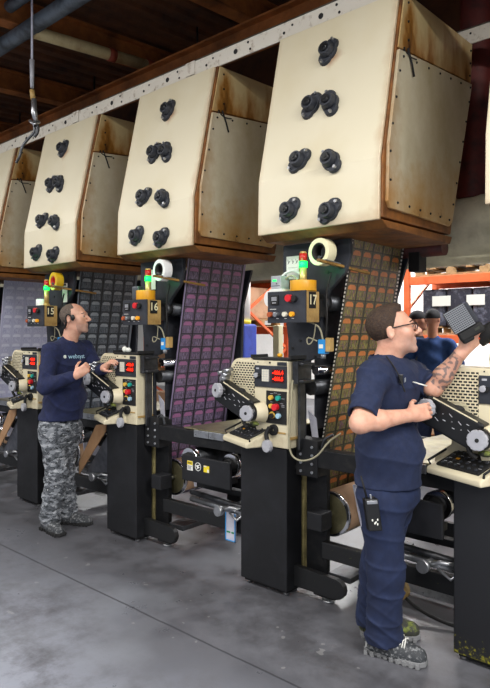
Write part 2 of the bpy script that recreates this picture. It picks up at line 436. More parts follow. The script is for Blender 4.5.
# perforated rails along the top of the hoods
def rail(y, z0, z1, label, holes, dirn=-1):
    t = thing('support_rail', (-4, y, z0), label, 'rail')
    MB().box(-26, 5, y, y+.012, z0, z1).box(-26, 5, y, y+.09, z1-.012, z1).build('angle_bar', 'rail_paint', t, .002)
    b = MB(); x = -10.0; k = 0
    while x < .8:
        for (dx, dz, r) in ((0, .35, .010), (.07, .62, .008), (.30, .45, .019), (.42, .7, .009), (.44, .25, .009)):
            zz = z0+(z1-z0)*dz; MB().cyl((x+dx, y-.003, zz), (x+dx, y+.002, zz), r, n=10, smooth=False).build('bolt_hole', 'dull_black', t)
        x += .745
    for x in (-7.9, -5.1, -3.52, -1.0): MB().box(x, x+.10, y-.008, y, z0+.01, z1-.005).build('splice_plate', 'rail_paint', t, .002)
    return t
rail(3.26, 3.635, 3.755, 'off-white perforated steel rail along the front tops of the drying hoods', True)
rail(4.42, 3.76, 3.88, 'cream perforated steel rail behind the hoods, seen at the top right corner', True)
tag(MB().tube([(-1.87, 4.80, 2.70), (-1.87, 4.80, 2.95), (-1.85, 4.85, 3.6), (-1.85, 4.85, 4.95)], .13, 20, smoothpath=2).build('flexible_hose', 'dark_red'),
    'dark red flexible hose rising behind the nearest drying hood at the right edge', 'hose')
# added overhead area lights, no fixtures, brightening the aisle and the store behind
def lamp(x, y, z, power, sx=2.6, sy=.35, col=(1, .97, .92)):
    l = bpy.data.lights.new('added_overhead_light', 'AREA'); l.shape = 'RECTANGLE'; l.size = sx; l.size_y = sy; l.energy = power; l.color = col
    o = bpy.data.objects.new('added_overhead_light', l); COL.objects.link(o); o.location = (x, y, z); return o
for (x, y, e) in ((-9, .3, 120), (-5.2, .3, 110), (-1.6, .3, 95), (2.2, .6, 330), (5.6, .8, 420), (-9, -3.0, 120), (-5.2, -3.0, 110), (-1.6, -3.0, 110), (2.2, -3.0, 260)):
    lamp(x, y, 4.35, e, 2.8, .7, (1, .98, .95))
for i, (x, y) in enumerate(((-6, 8.0), (-1.5, 7.6), (-11, 8.0), (-6, 11), (-1.5, 11), (3, 9))):
    lamp(x, y, 4.3, 260, 2.8, .8, (1, 1, 1))  # added to overexpose the white wall and racks of the store

# ================================================================ one printing unit (nearest, orange web)
NAME = {1: 'the nearest press', 2: 'the pink-web press', 3: 'the grey-web press', 4: 'the leftmost press', 0: 'the press at the right edge'}
DX = {1: 0, 2: -1.49, 3: -2.98, 4: -4.47, 0: 1.45}
UNIT = []      # (object, label pattern, units it also stands in)
def reg(o, pat, units=(2, 3, 4)):
    o['label'] = pat.replace('@', NAME[1]); UNIT.append((o, pat, units)); return o

# --- drying hood
def hood():
    t = thing('drying_hood', (-2.1, 3.0, 2.24), '', 'drying hood', 'drying hoods above the presses')
    prof = [(3.014, 2.29), (3.022, 2.62), (3.245, 3.63), (4.28, 3.68), (4.25, 3.33), (3.92, 2.30)]
    MB().prism(prof, 'x', -2.53, -1.672).build('housing', 'rust_brown', t, .006)
    # front door, slightly proud and folded once
    f0 = [(2.99, 2.275), (2.998, 2.62), (3.22, 3.62)]; b = MB(); th = .022
    pr = f0 + [(y+th, z) for y, z in reversed(f0)]
    b.prism(pr, 'x', -2.555, -1.682); b.build('front_panel', 'hood_front', t, .006, 3)
    # side, upper part and raised lower cover
    up = [(3.18, 3.28), (3.262, 3.63), (4.265, 3.675), (4.24, 3.40)]
    MB().prism(up, 'x', -1.672, -1.662).build('upper_side_panel', 'hood_upper', t, .003)
    lo = [(3.04, 2.38), (3.07, 2.345), (3.86, 2.345), (3.905, 2.38), (4.215, 3.31), (4.235, 3.385), (3.175, 3.265), (3.055, 2.70)]
    MB().prism(lo, 'x', -1.672, -1.652).build('lower_side_panel', 'hood_side', t, .004)
    def bolt(y, z, x=-1.652, r=.009): MB().cyl((x-.004, y, z), (x+.006, y, z), r, r*.7, 8).build('panel_bolt', 'dull_black', t)
    for k in range(7): q = k/6; bolt(3.22+q*.98, 3.235+q*.115)
    for k in range(6): q = k/5; bolt(3.15+q*.70, 2.385)
    for k in range(5): q = (k+.5)/5; bolt(3.065 if q < .4 else 3.07+(q-.4)*.21, 2.42+q*.80)
    for k in range(6): q = (k+.5)/6; bolt(3.885+q*.32, 2.42+q*.9)
    for k in range(3): bolt(3.30+.0*k, 3.36+k*.11, -1.662); bolt(4.215+.01*k, 3.44+k*.09, -1.662)
    MB().prism([(3.0, 2.275), (3.93, 2.285), (3.90, 2.235), (3.06, 2.235)], 'x', -2.54, -1.665).build('bottom_pan', 'rust_brown', t, .005)
    MB().box(-1.668, -1.656, 3.24, 3.25, 3.10, 3.30).tube([(-1.65, 3.27, 3.30), (-1.64, 3.30, 3.22), (-1.64, 3.33, 3.15)], .006, 6).tube([(-1.65, 3.25, 3.27), (-1.64, 3.29, 3.25), (-1.64, 3.36, 3.26)], .004, 6).build('latch_wire', 'dull_black', t)
    # flange bearings on the front
    def fy(z): return 2.99+(z-2.275)*.0232 if z < 2.62 else 2.998+(z-2.62)*.222
    def fn(z): return Vector((0, -1, (fy(z+.01)-fy(z))/.01)).normalized()
    for (x, z, ang) in ((-2.125, 3.385, 65), (-2.2, 3.05, 60), (-2.06, 3.03, 108), (-2.235, 2.70, 40), (-2.0, 2.655, 130), (-2.292, 2.405, 45), (-2.0, 2.36, 40)):
        c = Vector((x, fy(z), z)); n = fn(z); ux = Vector((1, 0, 0)); uz = Vector((0, 0, 1)); uz = (uz-n*uz.dot(n)).normalized()
        a = math.radians(ang); d = ux*math.cos(a)+uz*math.sin(a); e = n.cross(d)
        b = MB(); N = 28; out = []
        for i in range(N):                       # rhombic two-bolt flange: hull of a disc and two ears
            t_ = 2*math.pi*i/N; cx = math.cos(t_); sx = math.sin(t_)
            r = .060 if abs(cx) < .62 else .060+(.092-.060)*((abs(cx)-.62)/.38)**1.0
            out.append(c+d*cx*r+e*sx*r)
        vs = [p+n*0 for p in out]+[c+(p-c)*.92+n*.022 for p in out]
        b.add(vs, [tuple(range(N)), tuple(range(N, 2*N))]+[(i, (i+1) % N, N+(i+1) % N, N+i) for i in range(N)])
        b.cyl(c+n*.02, c+n*.055, .050, .043, 22).ring(c+n*.055, n, .043, .030, .007, 20)
        fl = b.build('flange_bearing', 'plate_dark', t, .002)
        b = MB(); b.cyl(c+n*.03, c+n*.076, .024, .022, 16).cyl(c+n*.076, c+n*.080, .012, .012, 6)
        b.build('shaft_end', 'black_plastic', fl)
        for s in (-1, 1): MB().cyl(c+d*.072*s+n*.02, c+d*.072*s+n*.038, .011, .010, 6, False).build('flange_bolt', 'steel', fl)
    return t
h1 = reg(hood(), 'cream drying hood with seven black bearings above @', ())
hlab = {2: 'cream drying hood above the pink-patterned web, second from the right', 3: 'cream drying hood above the grey-patterned web and the man in camouflage trousers',
        4: 'rust-stained hood cut off by the left edge of the photo', 0: 'sliver of cream hood at the right edge beside the nearest full hood'}
h1['label'] = 'nearest and largest cream drying hood, with burnt stains on its side'
for k in (2, 3, 4, 0): dup(h1, (DX[k], 0, 0), hlab[k])
# worn rust streak round the top bearing of the nearest hood is left to its own small plate
# --- side frames of the press
def frame_unit():
    t = thing('press_frame', (-2.25, 3.2, 0), '', 'machine frame', 'black press frames')
    MB().prism([(-2.50, 2.225), (-1.985, 2.225), (-1.985, 2.12), (-2.02, 2.02), (-2.13, 1.92), (-2.20, 1.78), (-2.20, 1.50), (-2.33, 1.46), (-2.33, .97), (-2.46, .97), (-2.46, 1.6), (-2.50, 1.9)], 'y', 3.185, 3.215).build('front_side_plate', 'plate_dark', t, .004)
    b = MB()
    for (x, z) in ((-2.38, 2.12), (-2.25, 2.18), (-2.08, 2.19), (-2.42, 1.86), (-2.30, 1.62), (-2.36, 1.60), (-2.24, 1.5), (-2.42, 1.55), (-2.33, 2.0), (-2.15, 2.03)):
        MB().cyl((x, 3.18, z), (x, 3.186, z), .010, n=10).build('plate_bolt', 'black_plastic', t)
    MB().prism([(-2.46, 2.2), (-2.02, 2.2), (-2.12, 1.9), (-2.2, .2), (-2.46, .2)], 'y', 4.02, 4.05).build('rear_side_plate', 'plate_dark', t, .004)
    MB().box(-2.33, -2.315, 3.3, 3.98, 1.02, 2.18).build('guide_sheet', 'sheet_grey', t)
    MB().cyl((-2.20, 3.21, 1.84), (-2.20, 4.02, 1.84), .05, n=20).ring((-2.20, 3.2, 1.84), (0, 1, 0), .055, .03, .03, 20).build('idler_roller', 'dark_steel', t)
    MB().cyl((-2.25, 3.2, 1.41), (-2.25, 4.02, 1.41), .028, n=16).build('idler_roller', 'chrome', t)
    MB().cyl((-2.29, 3.2, 1.30), (-2.29, 4.02, 1.30), .05, n=16).build('idler_roller', 'dark_steel', t)
    MB().cyl((-2.27, 3.2, 1.43), (-2.27, 4.02, 1.43), .018, n=12).build('tie_rod', 'dark_steel', t)
    # lower half
    MB().box(-2.31, -2.155, 3.185, 3.225, .05, .97).build('front_post', 'frame_black', t, .004)
    MB().box(-2.395, -2.335, 3.19, 3.25, .06, .94).build('rear_post', 'post_pale', t, .003)
    MB().box(-2.31, -2.155, 4.02, 4.06, .05, .97).build('back_post', 'frame_black', t, .004)
    MB().box(-2.31, -1.23, 3.09, 3.17, .825, .935).box(-2.32, -2.155, 3.085, 3.19, .76, .99).build('upper_cross_beam', 'frame_black', t, .004)
    for i in range(2):
        for j in range(4): MB().cyl((-2.28+i*.085, 3.078, .79+j*.052), (-2.28+i*.085, 3.092, .79+j*.052), .009, n=8).build('junction_bolt', 'steel', t)
    MB().box(-2.155, -1.23, 3.13, 3.18, .262, .362).build('lower_cross_beam', 'speckled_black', t, .004)
    MB().box(-2.155, -1.23, 4.02, 4.06, .25, .36).box(-2.155, -1.23, 4.02, 4.06, .8, .92).build('back_cross_beam', 'frame_black', t, .004)
    MB().box(-2.14, -1.98, 3.18, 4.02, .13, .165).build('floor_beam', 'dark_steel', t, .003)
    # rounded foot with levelling screw
    pts = [(-2.38, .055), (-2.38, .185), (-2.02, .175)]
    for k in range(7): a = math.pi/2-k*math.pi/6; pts.append((-2.02+.055*math.cos(a), .115+.058*math.sin(a)))
    MB().prism(pts, 'y', 3.085, 3.125).build('foot_plate', 'speckled_black', t, .004)
    MB().cyl((-2.12, 3.15, 0), (-2.12, 3.15, .12), .016, n=12).cyl((-2.12, 3.15, 0), (-2.12, 3.15, .012), .04, n=16).build('levelling_screw', 'steel', t)
    pts = [(-2.22, .02), (-2.22, .11), (-2.08, .11)]+[(-2.08+.045*math.cos(math.pi/2-k*math.pi/6), .065+.045*math.sin(math.pi/2-k*math.pi/6)) for k in range(7)]
    MB().prism(pts, 'y', 3.13, 3.18).build('foot_block', 'speckled_black', t, .004)
    MB().box(-2.225, -2.115, 3.07, 3.185, .44, .55).build('junction_block', 'black_paint', t, .006)
    MB().cyl((-2.44, 3.125, .80), (-2.22, 3.125, .80), .032, n=18).cyl((-2.46, 3.125, .80), (-2.43, 3.125, .80), .04, n=18).build('hand_roller', 'black_plastic', t)
    # the bed of the station: pan, silver lip, two rollers, guard plate
    b = MB(); b.add([(-1.88, 3.10, .94), (-1.24, 3.10, .94), (-1.24, 3.95, .96), (-1.74, 3.95, .96), (-1.88, 3.10, .95), (-1.24, 3.10, .95), (-1.24, 3.95, .97), (-1.74, 3.95, .97)],
        [(0, 1, 2, 3), (4, 5, 6, 7), (0, 1, 5, 4), (1, 2, 6, 5), (2, 3, 7, 6), (3, 0, 4, 7)]); b.build('ink_pan', 'pan_metal', t, .002)
    MB().box(-1.75, -1.45, 3.075, 3.09, .895, .945).box(-1.60, -1.595, 3.07, 3.076, .895, .945).build('pan_lip', 'steel', t, .002)
    for x, z in ((-1.81, .725), (-1.395, .735)):
        r = MB().cyl((x, 3.12, z), (x, 4.02, z), .072, n=28).build('print_roller', 'dark_steel', t)
        MB().ring((x, 3.105, z), (0, 1, 0), .078, .05, .022, 32).build('roller_rim', 'chrome', r)
        MB().cyl((x, 3.05, z), (x, 3.12, z), .045, n=20).build('roller_hub', 'dull_black', r)
    g = MB().box(-1.80, -1.325, 3.005, 3.03, .588, .772).build('guard_plate', 'black_paint', t, .004)
    MB().box(-1.74, -1.685, 3.0015, 3.005, .668, .735).build('warning_sticker', 'sticker_white', g)
    MB().box(-1.74, -1.685, 3.0005, 3.002, .708, .735).build('sticker_band', 'sticker_yellow', g)
    b = MB().box(-1.733, -1.692, 3.0, 3.001, .697, .700)
    for k in range(3): b.box(-1.733, -1.70, 3.0, 3.001, .676+k*.007, .678+k*.007)
    for k in range(6): b.box(-1.733+k*.007, -1.729+k*.007, 2.9995, 3.0005, .716, .727)
    b.build('sticker_print', 'ink_dark', g)
    b = MB().ring((-1.63, 3.0025, .705), (0, 1, 0), .030, .026, .0015, 28)
    b.add([(-1.655, 3.0, .712), (-1.605, 3.0, .722), (-1.625, 3.0, .708), (-1.61, 3.0, .702), (-1.645, 3.0, .684), (-1.635, 3.0, .700)], [(0, 1, 2, 5), (5, 2, 3, 4)])
    b.build('round_emblem', 'sticker_white', g)
    MB().box(-1.572, -1.52, 3.0015, 3.005, .677, .722).build('warning_sticker', 'sticker_yellow', g)
    MB().box(-1.536, -1.521, 3.0008, 3.0018, .678, .699).box(-1.572, -1.545, 3.0008, 3.0018, .714, .7215).build('sticker_print', 'sticker_white', g)
    MB().box(-1.79, -1.77, 3.03, 3.10, .62, .66).build('guard_bracket', 'frame_black', g); MB().box(-1.36, -1.34, 3.03, 3.10, .62, .66).build('guard_bracket', 'frame_black', g)
    # bars below the guard
    MB().cyl((-1.83, 3.13, .47), (-1.25, 3.12, .45), .02, n=12).build('tension_bar', 'dark_steel', t)
    MB().cyl((-1.86, 3.16, .41), (-1.25, 3.15, .40), .024, n=12).build('tension_bar', 'steel', t)
    MB().box(-1.85, -1.24, 3.2, 3.26, .49, .53).build('tension_bar', 'frame_black', t, .003)
    MB().cyl((-1.43, 3.0, .43), (-1.43, 3.16, .43), .018, n=14).cyl((-1.43, 2.99, .43), (-1.43, 3.02, .43), .034, n=20).build('adjusting_wheel', 'steel', t)
    MB().tube([(-1.42, 3.03, .43), (-1.35, 3.04, .46), (-1.28, 3.06, .455)], .012, 8).tube([(-1.37, 3.05, .42), (-1.3, 3.05, .38), (-1.26, 3.06, .42)], .008, 8).build('linkage', 'steel', t)
    return t
fr = frame_unit()
reg(fr, 'black steel frame, cross beams and rollers of @', (2, 3, 4))
# --- printed web coming down
def web(kind, dx, label):
    path = [(-2.025, 2.26), (-2.245, 1.02), (-2.325, .55)]
    for k in range(9): a = math.pi-.1+k*math.pi/10; path.append((-2.185+.143*math.cos(a), .50+.143*math.sin(a)))
    vs = []; fs = []; uvs = []; L = 0; y0, y1 = 3.28, 3.96
    for i, (x, z) in enumerate(path):
        if i: L += math.dist(path[i-1], (x, z))
        vs += [(x+dx, y0, z), (x+dx, y1, z)]; uvs += [(0, L), (y1-y0, L)]
    for i in range(len(path)-1): fs.append((2*i, 2*i+1, 2*i+3, 2*i+2))
    me = bpy.data.meshes.new('printed_web'); org = Vector((-2.2+dx, 3.62, .35))
    me.from_pydata([tuple(Vector(v)-org) for v in vs], [], fs)
    uvl = me.uv_layers.new(name='UVMap')
    for lp in me.loops: u, v = uvs[lp.vertex_index]; uvl.data[lp.index].uv = (u, 10-v)
    me.materials.append(MATS['web_'+kind])
    o = bpy.data.objects.new('printed_web', me); COL.objects.link(o); o.location = org
    md = o.modifiers.new('thickness', 'SOLIDIFY'); md.thickness = .0015; md.offset = 0
    tag(o, label, 'printed sheet', None)
web('orange', 0, 'continuous printed sheet with orange caps and edge marks hanging below the nearest hood')
web('pink', DX[2], 'continuous printed sheet with rows of pink caps between presses')
web('grey', DX[3], 'continuous printed sheet in slate grey behind the worker in camouflage trousers')
web('lavender', DX[4], 'pale lavender printed sheet at the left edge of the photo')
# --- take-up roll
def roll():
    t = thing('paper_roll', (-2.185, 3.3, .36), '', 'paper roll', 'paper rolls low in the presses')
    MB().cyl((-2.185, 3.285, .50), (-2.185, 3.95, .50), .14, n=40).build('wound_paper', 'box_brown', t)
    MB().ring((-2.185, 3.275, .50), (0, 1, 0), .143, .125, .012, 40).build('end_rim', 'chrome', t)
    MB().cyl((-2.185, 3.262, .50), (-2.185, 3.28, .50), .126, n=36).build('end_disc', 'pan_metal', t)
    MB().cyl((-2.185, 3.20, .50), (-2.185, 3.27, .50), .02, n=14).build('shaft', 'steel', t)
    return t
reg(roll(), 'paper roll with a chrome rim held low in @')
reg(MB().prism([(-2.04, .70), (-1.98, .45), (-1.97, .45), (-2.025, .70)], 'y', 3.3, 3.93).build('blank_sheet', 'white_web'), 'white blank sheet passing beside the paper roll of @', (2, 3, 4))
UNIT[-1][0]['category'] = 'paper sheet'
reg(MB().prism([(-2.335, 1.15), (-2.27, 1.10), (-2.255, .97), (-2.30, .97)], 'y', 3.235, 3.24).build('blank_sheet', 'white_web'), 'white sheet folding under the dark rollers behind the console of @', (2, 3))
UNIT[-1][0]['category'] = 'paper sheet'
# hanging tag
def htag():
    t = thing('plastic_tag', (-1.40, 3.11, .22), '', 'tag', 'blue edged tags')
    MB().box(-1.455, -1.36, 3.10, 3.112, .205, .40).build('tag_body', 'white_web', t, .003)
    MB().box(-1.455, -1.447, 3.097, 3.101, .205, .40).box(-1.368, -1.36, 3.097, 3.101, .205, .40).box(-1.455, -1.36, 3.097, 3.101, .205, .213).build('tag_edge', 'connector_blue', t)
    MB().box(-1.44, -1.41, 3.096, 3.101, .262, .272).box(-1.395, -1.375, 3.096, 3.101, .262, .272).build('tag_mark', 'sign_green', t)
    return t
reg(htag(), 'white tag with blue edges hanging at the lower beam of @', ())
UNIT.pop()
ht = [o for o in COL.objects if o.name == 'plastic_tag'][0]; ht.location.x += DX[2]; ht['label'] = 'white tag with blue edges hanging on the lower beam left of the nearest cabinet'
del ht['group']
# --- pedestal cabinet
def cabinet():
    t = thing('control_cabinet', (-2.52, 3.06, 0), '', 'cabinet', 'black pedestal cabinets')
    MB().box(-2.72, -2.335, 3.01, 3.17, .035, .925).build('body', 'black_paint', t, .006)
    MB().box(-2.70, -2.35, 3.03, 3.16, .018, .04).build('skirt', 'dull_black', t)
    for x in (-2.68, -2.37):
        for y in (3.05, 3.135): MB().cyl((x, y, 0), (x, y, .03), .018, n=12).build('foot', 'steel', t)
    return t
cab = reg(cabinet(), 'tall plain black pedestal cabinet under the console of @', (2, 3))
c0 = dup(cab, (DX[0], 0, 0), 'tall black cabinet with a yellow-stained bottom edge at the lower right corner')
def stain():
    m, nt, b = newmat('black_paint_yellow_spatter'); v = coord(nt); x, y, z = sep(nt, v)
    n = noise(nt, v, 55, 5, .7); n2 = noise(nt, v, 7, 4)
    f = (n + n2*.5 - z*2.4).ramp(.55, .75)
    nt.links.new(mix(nt, f, '17181c', '8a8420'), b.inputs['Base Color']); b.inputs['Roughness'].default_value = .45; MATS['stained'] = m
stain()
for ch in c0.children:
    if ch.name.startswith('body'): ch.data = ch.data.copy(); ch.data.materials[0] = MATS['stained']

# --- control console
def arcpts(cx, cz, r, a0, a1, n=8): return [(cx+r*math.cos(math.radians(a0+(a1-a0)*i/n)), cz+r*math.sin(math.radians(a0+(a1-a0)*i/n))) for i in range(n+1)]
def console():
    t = thing('control_console', (-2.52, 3.1, .925), '', 'control console', 'cream control consoles')
    Y0, Y1 = 3.0, 3.165
    body = [(-2.315, .93), (-2.315, 1.475), (-2.72, 1.478)] + arcpts(-2.72, 1.40, .085, 95, 180, 6) + [(-2.81, 1.325), (-2.775, 1.285), (-2.69, 1.272), (-2.63, 1.235), (-2.615, 1.17), (-2.60, 1.10), (-2.56, .98), (-2.55, .93)]
    MB().prism(body, 'y', Y0, Y1).build('body', 'console_cream', t, .010, 3)
    # louvred grille: dark backing with staggered cream bars
    def inside(x, z):
        if z > 1.455 or x > -2.590 or x < -2.785: return False
        if (x+2.72) < 0 and z > 1.40 and math.hypot(x+2.72, z-1.40) > .064: return False
        if z < 1.30+(-.35)*(x+2.70)*1.0 and x < -2.64: return z > 1.305
        return z > 1.235
    back = [(-2.588, 1.235), (-2.588, 1.457), (-2.72, 1.457)] + arcpts(-2.72, 1.40, .062, 95, 180, 5) + [(-2.783, 1.305), (-2.65, 1.300), (-2.62, 1.235)]
    gr = MB().prism(back, 'y', Y0-.002, Y0+.001).build('grille', 'dull_black', t)
    b = MB(); z = 1.243; row = 0
    while z < 1.457:
        x = -2.785
        while x < -2.590:
            if inside(x+.003, z+.002): b.box(x, x+.0065, Y0-.006, Y0-.001, z-.0025, z+.0035)
            x += .0065
        x = -2.79+(.0125 if row % 2 else 0)
        while x < -2.590:
            if inside(x, z+.008): b.box(x-.0025, x+.0025, Y0-.006, Y0-.001, z+.003, z+.016)
            x += .025
        z += .0155; row += 1
    b.build('grille_bars', 'console_cream', gr)
    MB().box(-2.40, -2.325, Y0-.004, Y0, 1.446, 1.468).build('name_strip', 'plate_dark', t, .001)
    MB().cyl((-2.46, Y0-.006, 1.462), (-2.46, Y0, 1.462), .006, n=8).cyl((-2.56, Y0-.004, 1.462), (-2.56, Y0, 1.462), .004, n=8).build('screw', 'dull_black', t)
    d = MB().box(-2.585, -2.322, Y0-.008, Y0, 1.305, 1.443).build('display_panel', 'plate_dark', t, .003)
    MB().box(-2.520, -2.462, Y0-.011, Y0-.007, 1.342, 1.418).build('keypad', 'button_white', d, .001)
    b = MB()
    for i in range(3): b.box(-2.502+i*.019-.001, -2.502+i*.019+.001, Y0-.0118, Y0-.0105, 1.344, 1.416)
    for j in range(4): b.box(-2.519, -2.463, Y0-.0118, Y0-.0105, 1.356+j*.0155, 1.3575+j*.0155)
    b.build('keypad_grid', 'grey_plastic', d)
    MB().cyl((-2.562, Y0-.026, 1.378), (-2.562, Y0-.006, 1.378), .016, n=20).build('dial', 'grey_plastic', d, .002)
    MB().cyl((-2.545, Y0-.02, 1.376), (-2.545, Y0-.006, 1.376), .014, n=20).build('dial', 'dull_black', d)
    MB().box(-2.57, -2.545, Y0-.0085, Y0-.0075, 1.418, 1.428).build('legend', 'grey_plastic', d)
    w = MB().box(-2.437, -2.340, Y0-.010, Y0-.007, 1.338, 1.422).build('display_window', 'led_back', d, .001)
    b = text_mb('-466.4', .034, (-2.389, Y0-.0112, 1.400), (1, 0, 0), (0, 0, 1), .0006, .0008); b.build('red_digits', 'led_red', w)
    b = text_mb('-466.5', .034, (-2.389, Y0-.0112, 1.362), (1, 0, 0), (0, 0, 1), .0006, .0008); b.build('red_digits', 'led_red', w)
    p = MB().box(-2.487, -2.325, Y0-.008, Y0, 1.080, 1.285).build('button_panel', 'dull_black', t, .003)
    for (x, z, m, r, h) in ((-2.440, 1.243, 'button_yellow', .015, .02), (-2.382, 1.243, 'button_teal', .016, .02), (-2.440, 1.190, 'button_yellow', .014, .018), (-2.400, 1.186, 'button_red', .021, .03),
                            (-2.435, 1.133, 'button_yellow', .022, .008), (-2.380, 1.132, 'button_blue', .016, .02)):
        MB().cyl((x, Y0-.008-h, z), (x, Y0-.007, z), r, r*1.02, 20).build('push_button', m, p, .0015)
    MB().cyl((-2.430, Y0-.03, 1.13), (-2.430, Y0-.01, 1.13), .015, n=18).build('selector_knob', 'dull_black', p)
    b = MB()
    for (x, z) in ((-2.44, 1.267), (-2.38, 1.267), (-2.35, 1.19), (-2.35, 1.20), (-2.36, 1.21), (-2.35, 1.24), (-2.44, 1.215), (-2.39, 1.155), (-2.41, 1.273)): b.box(x-.012, x+.012, Y0-.0088, Y0-.0078, z-.0012, z+.0012)
    b.build('legend', 'grey_plastic', p)
    MB().box(-2.41, -2.335, Y0-.004, Y0+.003, 1.02, 1.03).build('seam', 'aged_cream', t)
    MB().box(-2.315, -2.305, Y0+.01, Y1-.01, .985, 1.0).build('side_seam', 'aged_cream', t)
    # ink-key arm
    A = Vector((-2.835, 2.945, 1.285)); B = Vector((-2.555, 2.955, 1.155)); d_ = (B-A).normalized(); n_ = d_.cross(Vector((0, -1, 0)))
    arm = MB().obox((A+B)/2-n_*.010*(1 if n_.z > 0 else -1), d_, (0, 1, 0), n_, .155, .042, .074).build('lever_arm', 'black_plastic', t, .012, 3)
    b = MB()
    for k in range(12):
        q = A.lerp(B, .18+k*.06)+Vector((0, -.043, 0)); b.obox(q+n_*.026*((k*7 % 5)/2-1), d_+n_*((k % 3)-1)*.4, (0, 1, 0), n_, .003+.004*(k % 3), .002, .0015)
    b.build('scale_marks', 'grey_plastic', arm)
    MB().obox((A+B)/2+n_*(.062 if n_.z > 0 else -.062)+Vector((0, -.041, 0)), d_, (0, 1, 0), n_, .12, .003, .0025).build('edge_strip', 'console_cream', arm)
    MB().cyl(A.lerp(B, .55)+n_*.06, A.lerp(B, .9)+n_*.06, .016, n=12).build('cylinder_rod', 'steel', arm)
    MB().ell((-2.69, 2.97, 1.27), (.045, .03, .022)).build('motor_cover', 'dark_rubber', arm)
    b = MB()
    for (x, y, z, r) in ((-2.80, 2.95, 1.37, .017), (-2.775, 2.945, 1.40, .014), (-2.83, 2.94, 1.385, .012), (-2.815, 2.95, 1.345, .02)): b.cyl((x, y-.03, z), (x+.01, y+.03, z+.01), r, n=12)
    b.build('clamp_nut', 'steel', arm)
    MB().prism([(-2.87, 1.30), (-2.80, 1.30), (-2.79, 1.36), (-2.82, 1.375)], 'y', 2.96, 3.02).build('clamp_bracket', 'console_cream', arm, .006)
    def octknob(c, r, ax, w, name, mat='grey_plastic', par=t, n=8):
        c = Vector(c); ax = Vector(ax).normalized(); u, v = frame(ax); vs = []
        N = n*4
        for h in (-w, w):
            for i in range(N):
                a = 2*math.pi*i/N; rr = r*(1-.07*max(0, math.cos(n*a)))
                vs.append(c+ax*h+(u*math.cos(a)+v*math.sin(a))*rr)
        b = MB(); b.add(vs, [tuple(range(N)), tuple(range(N, 2*N))]+[(i, (i+1) % N, N+(i+1) % N, N+i) for i in range(N)])
        o = b.build(name, mat, par, .004)
        MB().cyl(c+ax*(w-.001), c+ax*(w+.002), r*.2, n=12).build('knob_centre', 'dull_black', o); return o
    ax = Vector((-.25, -1, .05))
    octknob((-2.80, 2.87, 1.275), .048, ax, .016, 'hand_knob')
    MB().cyl((-2.80, 2.88, 1.275), (-2.785, 2.96, 1.27), .035, n=18).build('knob_collar', 'black_plastic', t)
    octknob((-2.545, 2.875, 1.145), .050, (.1, -1, .05), .016, 'hand_knob')
    MB().cyl((-2.545, 2.885, 1.145), (-2.54, 2.93, 1.145), .052, n=24).build('knob_collar', 'black_plastic', t)
    MB().cyl((-2.54, 2.93, 1.145), (-2.51, 3.0, 1.145), .056, .064, n=28).build('knob_housing', 'console_cream', t, .004)
    MB().tube([(-2.60, 2.90, 1.15), (-2.60, 2.90, 1.08), (-2.56, 2.90, 1.055)], .012, 8, smoothpath=2).build('knob_lever', 'dull_black', t)
    MB().ell((-2.53, 2.93, 1.075), (.035, .02, .016)).build('hose_clip', 'paint_green', t)
    MB().cyl((-2.415, 2.90, .95), (-2.41, 2.93, .95), .038, n=26).build('lock_knob', 'grey_plastic', t, .003)
    MB().tube([(-2.43, 2.96, 1.06), (-2.45, 2.945, 1.02), (-2.43, 2.94, .97)], .014, 8, smoothpath=2).ring((-2.425, 2.99, 1.04), (0, 1, 0), .034, .012, .010, 20).build('lock_lever', 'dull_black', t)
    # swivelling keypad tray
    u = Vector((.927, -.375, 0)); v = Vector((.375, .927, 0)); N0 = Vector((-2.516, 2.835, .93)); L0 = N0-u*.36; w = .215
    k0 = MB(); pts = [(0, 0), (0, .032), (w, .115), (w, .0)]
    vs = [L0+v*a+UP*b for a, b in pts]+[N0+v*a+UP*b for a, b in pts]
    k0.add(vs, [(0, 1, 2, 3), (7, 6, 5, 4), (0, 4, 5, 1), (1, 5, 6, 2), (2, 6, 7, 3), (3, 7, 4, 0)])
    tray = k0.build('keypad_tray', 'console_cream', t, .010, 3)
    sl = (v*w+UP*.083).normalized(); nn = sl.cross(u)*-1
    if nn.z < 0: nn = -nn
    cen = (L0+N0)/2+v*w/2+UP*.0735
    MB().obox(cen+nn*.006, u, sl, nn, .138, .080, .006).build('keypad_plate', 'dull_black', tray, .003)
    b = MB(); rnd = random.Random(3)
    for i in range(6):
        for j in range(4):
            q = cen+u*(-.108+i*.043)+sl*(-.058+j*.038)+nn*.012; MB().cyl(q, q+nn*.007, .009, .008, 10).build('key', 'plate_dark', tray)
    b = MB()
    for i in range(6):
        for j in range(4):
            if rnd.random() < .7:
                q = cen+u*(-.108+i*.043+rnd.uniform(-.01, .01))+sl*(-.040+j*.036)+nn*.0125; b.obox(q, u, sl, nn, .009, .002, .0006)
    b.build('key_legends', 'grey_plastic', tray)
    MB().obox(cen-u*.06+sl*.0+nn*.013, u, sl, nn, .010, .006, .002).build('yellow_key', 'tape_amber', tray)
    for s in (-1, 1):
        e = cen+u*(.172*s)
        MB().tube([e-sl*.085+nn*.0, e-sl*.085+nn*.022+u*.01*s, e+sl*.085+nn*.022+u*.01*s, e+sl*.085], .0065, 8).build('tray_handle', 'dull_black', tray)
    MB().prism([(-2.86, .96), (-2.86, 1.0), (-2.77, 1.07), (-2.77, 1.16), (-2.66, 1.16), (-2.60, 1.20), (-2.56, 1.1), (-2.54, .95)], 'y', 3.10, 3.14).build('tray_bracket', 'console_cream', t, .006)
    return t
con = reg(console(), 'cream control console with red digits and knobs on @', (2, 3, 0))
